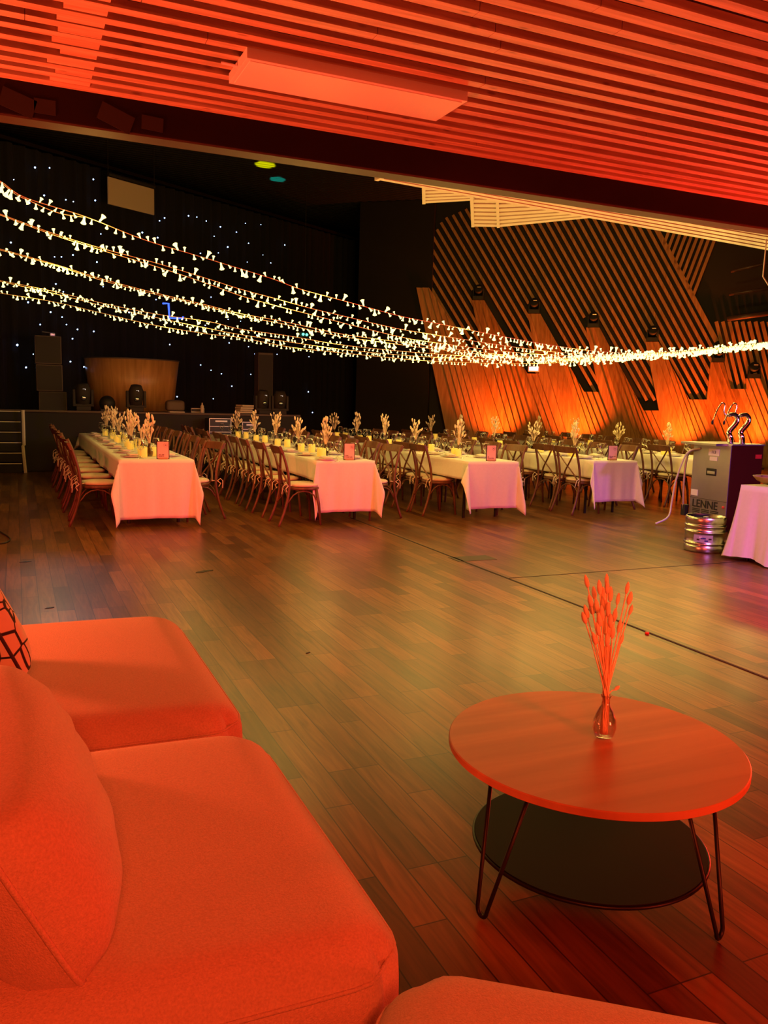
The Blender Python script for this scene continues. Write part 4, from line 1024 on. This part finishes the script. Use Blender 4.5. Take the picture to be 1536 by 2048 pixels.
for k, (da, zz, w, m_) in enumerate(((-0.30, 0.14, 0.028, 'ink'), (-0.05, 0.155, 0.05, 'blue'), (0.1, 0.13, 0.035, 'blue'), (0.28, 0.15, 0.03, 'ink'), (-0.18, 0.165, 0.03, 'sticker'))):
    if m_ == 'blue': M.setdefault('blue', mat('label_blue', (0.03, 0.05, 0.25), 0.4))
    a = a0 + da; bm = bmesh.new(); box(bm, (0.204 * math.cos(a), 0.204 * math.sin(a), zz), (0.002, w, 0.016), Matrix.Rotation(a, 3, 'Z')); link_mesh('label_print', bm, M[m_], lbk)

# right-hand side table
SX0, SX1, SY0, SY1 = 6.60, 7.45, 4.25, 6.04
stb = thing('side_table', 'serving table under a white cloth at the right edge', 'table', ((SX0 + SX1) / 2, (SY0 + SY1) / 2, 0))
bm = bmesh.new(); box(bm, (0, 0, 0.725), (SX1 - SX0 - .02, SY1 - SY0 - .02, 0.03)); link_mesh('tabletop', bm, M['standwood'], stb)
for sx in (-1, 1):
    for sy in (-1, 1):
        bm = bmesh.new(); tube(bm, [(sx * 0.36, sy * 0.8, 0), (sx * 0.36, sy * 0.8, 0.71)], 0.018); link_mesh('leg', bm, M['blackmetal'], stb)
def skirt_cloth(x0, x1, y0, y1, zt, label):
    # full-length cloth with fluted skirt all round
    bm = bmesh.new(); per = []
    def seg(a, b_, nrm, n):
        for i in range(n): per.append((Vector(a).lerp(Vector(b_), i / n), Vector(nrm)))
    def corner(c, a0_, n=7):
        for i in range(n):
            a = a0_ + PI / 2 * i / n; per.append((Vector(c), Vector((math.cos(a), math.sin(a), 0))))
    n1, n2 = 40, 26
    seg((x0, y1, 0), (x0, y0, 0), (-1, 0, 0), n1); corner((x0, y0, 0), PI); seg((x0, y0, 0), (x1, y0, 0), (0, -1, 0), n2); corner((x1, y0, 0), 1.5 * PI)
    seg((x1, y0, 0), (x1, y1, 0), (1, 0, 0), n1); corner((x1, y1, 0), 0); seg((x1, y1, 0), (x0, y1, 0), (0, 1, 0), n2); corner((x0, y1, 0), PI / 2)
    rows = []
    for j in range(13):
        t = j / 12; row = []
        for k, (p, nrm) in enumerate(per):
            incorner = (k > 0 and (per[k][0] - per[k - 1][0]).length < 1e-6)
            o = 0.06 * t + (0.07 * t * t if incorner else 0) + 0.025 * t * math.sin(k * 0.83) + 0.012 * t * math.sin(k * 1.9 + 1)
            zz = zt - t * (zt - 0.03 - 0.02 * math.sin(k * 0.4))
            row.append(bm.verts.new((p.x + nrm.x * (o + 0.004), p.y + nrm.y * (o + 0.004), zz)))
        rows.append(row)
    n = len(per)
    for a, c in zip(rows, rows[1:]):
        for k in range(n): bm.faces.new((a[k], a[(k + 1) % n], c[(k + 1) % n], c[k]))
    bm.faces.new(rows[0])
    bmesh.ops.translate(bm, verts=bm.verts, vec=(-(x0 + x1) / 2, -(y0 + y1) / 2, -zt))
    bmesh.ops.remove_doubles(bm, verts=bm.verts, dist=0.0005)
    bmesh.ops.recalc_face_normals(bm, faces=bm.faces)
    o = link_mesh('tablecloth', bm, M['cloth'], None, True); o.location = ((x0 + x1) / 2, (y0 + y1) / 2, zt)
    return tag(o, label, 'tablecloth')
skirt_cloth(SX0, SX1, SY0, SY1, 0.755, 'floor-length white tablecloth on the serving table at the right edge')
q = on_z((1548, 968), 0.76)
t_ = thing('wooden_bowl', 'shallow wooden bowl on the serving table at the right edge', 'bowl', (q.x, q.y, 0.757))
bm = bmesh.new(); lathe(bm, [(0.09, 0.0), (0.16, 0.03), (0.20, 0.07), (0.205, 0.078), (0.19, 0.075), (0.14, 0.035), (0.01, 0.02)], n=32); link_mesh('bowl_body', bm, M['bowl'], t_, True)
q = on_z((1527, 957), 0.757); q = Vector((6.86, 6.0, 0))
t_ = thing('candlestick', 'tall white candle in a dark holder behind the wooden bowl', 'candle', (6.90, 5.95, 0.757))
bm = bmesh.new(); lathe(bm, [(0.035, 0), (0.035, 0.008), (0.008, 0.015), (0.008, 0.09), (0.014, 0.10)], n=14, cap_top=True); link_mesh('dark_holder', bm, M['rubber'], t_, True)
bm = bmesh.new(); lathe(bm, [(0.010, 0.10), (0.009, 0.40), (0.003, 0.41)], n=10, cap_top=True); link_mesh('white_candle', bm, M['candlew'], t_, True)

# ================================================================ SOFA MODULES
def sofa_seat(x0, x1, y0, y1, label, ztop=0.45, rz=0.0, loc=None, r=0.10):
    w, d = x1 - x0, y1 - y0; cx, cy = (x0 + x1) / 2, (y0 + y1) / 2
    t = thing('sofa_seat', label, 'sofa', (cx, cy, 0) if loc is None else loc, rz)
    hh = 0.36; RP = 0.14
    def bulge(p):
        k = 1 - abs(p.z / (hh / 2)) ** 2
        q = Vector(p)
        q.x += math.copysign(0.012 * k, p.x) * (abs(p.x) / (w / 2)) ; q.y += math.copysign(0.012 * k, p.y) * (abs(p.y) / (d / 2))
        u_ = (abs(q.x) - (w / 2 - RP)) / RP; v_ = (abs(q.y) - (d / 2 - RP)) / RP
        if u_ > 0 and v_ > 0:
            k2 = max(u_, v_) / math.hypot(u_, v_); q.x = math.copysign(w / 2 - RP + u_ * k2 * RP, q.x); q.y = math.copysign(d / 2 - RP + v_ * k2 * RP, q.y)
        return q
    bm = bmesh.new(); rounded(bm, (w, d, hh), r, 22, 0.035, 0, (0, 0, ztop - hh / 2 - 0.02), bulge); bvh = BVHTree.FromBMesh(bm); cu = link_mesh('seat_cushion', bm, M['fabric'], t, True)
    # welt seam running round the top edge
    pts = []; zz = ztop - 0.085; a, b_ = w / 2 + 0.007, d / 2 + 0.007; rc = RP
    for sx, sy, a0_ in ((1, 1, 0), (-1, 1, 90), (-1, -1, 180), (1, -1, 270)):
        for k in range(7):
            an = math.radians(a0_ + 15 * k)
            pts.append(Vector((sx * (a - rc) + rc * math.cos(an), sy * (b_ - rc) + rc * math.sin(an), zz)))
    P = []
    for i in range(len(pts)):
        q0, q1 = pts[i], pts[(i + 1) % len(pts)]; n = max(1, int((q1 - q0).length / 0.08))
        for k in range(n): P.append(q0.lerp(q1, k / n))
    for q in P: q.z += 0.022 * (1 - (q.x / a) ** 2) * 0.4 + 0.022 * (1 - (q.y / b_) ** 2) * 0.4
    P = [(lambda h: h[0] + h[1] * 0.001)(bvh.find_nearest(q)) for q in P]
    bm = bmesh.new(); tube(bm, P, 0.0045, 6, closed=True); link_mesh('piping', bm, M['fabric'], cu, True)
    bm = bmesh.new(); box(bm, (0, 0, 0.08), (w - 0.06, d - 0.06, 0.10)); link_mesh('base', bm, M['fabric'], t, bevel=0.02)
    for sx in (-1, 1):
        for sy in (-1, 1):
            bm = bmesh.new(); box(bm, (sx * (w / 2 - 0.1), sy * (d / 2 - 0.1), 0.018), (0.06, 0.06, 0.036)); link_mesh('foot', bm, M['rubber'], t)
    return t
sofa_seat(-0.75, 0.695, 2.63, 4.03, 'coral fabric sofa seat, the farther one along the left edge', ztop=0.46, r=0.11)
sofa_seat(-0.75, 0.70, 1.33, 2.53, 'coral fabric sofa seat in the lower left corner under the big cushion', ztop=0.46, r=0.11)
ca = math.radians(-37.6); ce = Vector((math.cos(ca), math.sin(ca), 0)); cf = Vector((math.sin(ca), -math.cos(ca), 0))
cc = Vector((0.655, 1.345, 0)) + ce * 0.5 + cf * 0.45
sofa_seat(-0.5, 0.5, -0.45, 0.45, 'coral fabric footstool at the bottom edge, turned at an angle', ztop=0.46, rz=ca, loc=cc, r=0.10)
# big loose back cushion
def pillow(name, label, size, loc, rot, m, fat=0.12, seam=True, n=22, wr=0.0, cat='cushion'):
    w, h, d = size   # w along local x, h along local z, d thickness along y
    t = thing(name, label, cat, loc); t.rotation_euler = rot
    bm = bmesh.new(); g = bmesh.ops.create_cube(bm, size=2.0)
    bmesh.ops.subdivide_edges(bm, edges=list(bm.edges), cuts=n, use_grid_fill=True)
    for v in bm.verts:
        x, y, z = v.co
        ex = abs(x) ** 4; ez = abs(z) ** 4
        prof = max(0.0, (1 - abs(x) ** 3.2)) ** 0.5 * max(0.0, (1 - abs(z) ** 3.2)) ** 0.5
        pin = 1 - 0.05 * (1 - abs(z) ** 2) * (abs(x) ** 3); pin2 = 1 - 0.05 * (1 - abs(x) ** 2) * (abs(z) ** 3)
        yy = y * (0.05 + 0.95 * prof) * d / 2
        if wr: yy += wr * prof * (math.sin(x * 9 + z * 14) * 0.5 + math.sin(z * 23 - x * 6) * 0.3) * (1 if y < 0 else 0.4)
        rr = 1 - 0.10 * (abs(x) * abs(z)) ** 3
        v.co = Vector((x * w / 2 * pin * rr, yy, z * h / 2 * pin2 * rr))
    body = link_mesh('cushion_body', bm, m, t, True)
    if seam:
        P = []
        for k in range(96):
            a = 2 * PI * k / 96; c, s = math.cos(a), math.sin(a); kk = 1 / max(abs(c), abs(s)); x, z = c * kk, s * kk
            pin = 1 - 0.05 * (1 - abs(z) ** 2) * (abs(x) ** 3); pin2 = 1 - 0.05 * (1 - abs(x) ** 2) * (abs(z) ** 3); rr = 1 - 0.10 * (abs(x) * abs(z)) ** 3
            P.append((x * w / 2 * pin * rr, 0, z * h / 2 * pin2 * rr))
        bm = bmesh.new(); tube(bm, P, 0.006, 6, closed=True); link_mesh('piping', bm, m if m is not M['pattern'] else M['ink'], body, True)
    return t
pillow('back_cushion', 'large soft coral back cushion leaning at the lower left edge', (1.04, 0.39, 0.34), (-0.03, 1.90, 0.605), (math.radians(-26), 0, PI / 2 + 0.07), M['fabric'], wr=0.006)
pillow('throw_cushion', 'throw cushion with a black crackle line print at the left edge', (0.50, 0.46, 0.20), (-0.145, 3.16, 0.69), (math.radians(-24), math.radians(8), PI / 2 + 0.25), M['pattern'])

# ================================================================ COFFEE TABLE
CT = Vector((1.635, 1.985, 0))
ct = thing('coffee_table', 'round wooden coffee table with black hairpin legs and a black lower shelf', 'coffee table', CT)
R_ = 0.456
bm = bmesh.new(); lathe(bm, [(R_ - 0.004, 0.425), (R_, 0.428), (R_, 0.447), (R_ - 0.003, 0.45)], n=96, cap_top=True); link_mesh('tabletop', bm, M['tabletop'], ct, False)
bm = bmesh.new(); lathe(bm, [(0.36, 0.122), (0.36, 0.130)], n=72, cap_top=True); sh = link_mesh('lower_shelf', bm, mat('shelf_black', (0.010, 0.006, 0.004), 0.7, spec=0.15), ct)
bm = bmesh.new(); tube(bm, [(0.363 * math.cos(2 * PI * k / 72), 0.363 * math.sin(2 * PI * k / 72), 0.122) for k in range(72)], 0.006, 8, closed=True); link_mesh('shelf_rim', bm, M['blackmetal'], sh, True)
for ang in (190, 290, 62):
    a = math.radians(ang); c, s = math.cos(a), math.sin(a); rad = Vector((c, s, 0)); tan = Vector((-s, c, 0))
    foot = rad * 0.438; P = [rad * 0.345 + tan * 0.085 + Vector((0, 0, 0.425))]
    P.append(foot + tan * 0.020 + Vector((0, 0, 0.03)))
    for k in range(1, 8):
        an = PI * k / 8; P.append(foot + tan * 0.020 * math.cos(an) + Vector((0, 0, 0.03 - 0.022 * math.sin(an))))
    P.append(foot - tan * 0.020 + Vector((0, 0, 0.03))); P.append(rad * 0.345 - tan * 0.085 + Vector((0, 0, 0.425)))
    bm = bmesh.new(); tube(bm, P, 0.0062, 8); link_mesh('leg', bm, M['blackmetal'], ct, True)
VL = on_z((1207, 1474), 0.4515)
gv = thing('glass_vase', 'small clear glass vase standing on the coffee table', 'vase', VL)
bm = bmesh.new(); lathe(bm, [(0.018, 0.0), (0.030, 0.006), (0.038, 0.035), (0.036, 0.06), (0.024, 0.088), (0.0135, 0.108), (0.0125, 0.128), (0.0175, 0.142), (0.0165, 0.142), (0.0115, 0.128), (0.0125, 0.108), (0.0225, 0.088), (0.034, 0.06), (0.036, 0.035), (0.028, 0.009), (0.004, 0.008)], n=32)
link_mesh('vase_body', bm, M['clearvase'], gv, True)
bq = thing('dried_grass_bouquet', 'dried bunny tail grass in the clear vase on the coffee table', 'dried flowers', VL)
rnd = random.Random(5)
hd = []
base_y = VL.y
for (px, py, L_, r0) in ((1176, 1168, .045, .011), (1213, 1165, .042, .010), (1200, 1182, .05, .013), (1190, 1192, .045, .012), (1220, 1196, .05, .013), (1234, 1202, .04, .010), (1252, 1180, .04, .010), (1256, 1202, .045, .013), (1258, 1222, .036, .009), (1176, 1230, .05, .013), (1186, 1222, .05, .014), (1172, 1240, .045, .012), (1208, 1214, .05, .014), (1216, 1226, .05, .013), (1228, 1236, .045, .012), (1236, 1258, .045, .011), (1192, 1282, .05, .012), (1214, 1286, .05, .013), (1224, 1270, .05, .013), (1241, 1280, .036, .009), (1229, 1372, .035, .009), (1200, 1246, .05, .013), (1206, 1196, .05, .012), (1183, 1206, .045, .012), (1195, 1218, .05, .013), (1204, 1232, .05, .013), (1220, 1248, .05, .012), (1210, 1262, .05, .013), (1198, 1264, .05, .012), (1214, 1180, .045, .012), (1203, 1300, .05, .012), (1217, 1308, .045, .012)):
    yy = base_y + rnd.uniform(-0.035, 0.035); q = on_y((px, py + 8), yy) - VL
    hd.append((q, L_, r0))
for q, L_, r0 in hd:
    a = rnd.uniform(0, 6.28); p0 = Vector((math.cos(a) * 0.012, math.sin(a) * 0.012, 0.012)); pm = Vector((rnd.uniform(-.007, .007), rnd.uniform(-.007, .007), 0.125))
    pth = smooth_path([p0, pm, pm.lerp(q, 0.55) * 1.0 + Vector((0, 0, 0.01)), q], 4)
    bm = bmesh.new(); tube(bm, pth, 0.0019, 5); st_ = link_mesh('stem', bm, M['stem'], bq, True)
    d = (pth[-1] - pth[-4]).normalized(); d = (d + Vector((q.x * 1.2, 0, 0.3))).normalized()
    bm = head_mesh(L_, r0 * 0.68); bmesh.ops.transform(bm, matrix=Matrix.Translation(pth[-1]) @ d.to_track_quat('Z', 'Y').to_matrix().to_4x4(), verts=bm.verts)
    link_mesh('seed_head', bm, M['grass'], st_, True)

# ================================================================ SMALL FLOOR BITS
q = on_z((1294, 1268)); bm = bmesh.new(); lathe(bm, [(0.014, 0), (0.014, 0.010), (0.011, 0.013)], n=12, cap_top=True)
o = link_mesh('crown_cork', bm, M['redplastic']); o.location = (q.x, q.y, 0.001); tag(o, 'small red bottle cap lying on the dark floor seam', 'cap')
for k, (px, lb, s) in enumerate((((408, 1143), 'dark torn scrap on the floor left of centre', 0.10), ((100, 1216), 'small dark torn scrap near the far sofa seat', 0.045), ((50, 1124), 'small dark scrap near the left edge of the floor', 0.06), ((616, 1306), 'tiny dark scrap in the middle of the floor', 0.02))):
    q = on_z(px); bm = bmesh.new(); rr = random.Random(k)
    prism(bm, [(s * (0.6 + 0.4 * rr.random()) * math.cos(2 * PI * i / 9) , 0.3 * s * (0.5 + rr.random()) * math.sin(2 * PI * i / 9), 0) for i in range(9)], (0, 0, 0.003))
    o = link_mesh('floor_scrap', bm, M['rubber']); o.location = (q.x, q.y, 0.0005); o.rotation_euler = (0, 0, 0.4); tag(o, lb, 'scrap')
q = on_z((945, 1117)); bm = bmesh.new(); box(bm, (0, 0, 0), (0.42, 0.22, 0.002)); o = link_mesh('tape_patch', bm, M['tape']); o.location = (q.x, q.y, 0.0015); tag(o, 'dark tape patch on the floor between second and third tables', 'tape')
b = bmesh.new(); P = [on_z(p, 0.01) for p in ((-60, 1070), (-10, 1062), (8, 1068), (20, 1078), (8, 1086), (-20, 1088), (-60, 1092))]
tube(b, smooth_path(P, 4), 0.007, 6); tag(link_mesh('floor_cable', b, M['rubber'], None, True), 'black cable loop on the floor at the left edge', 'cable')
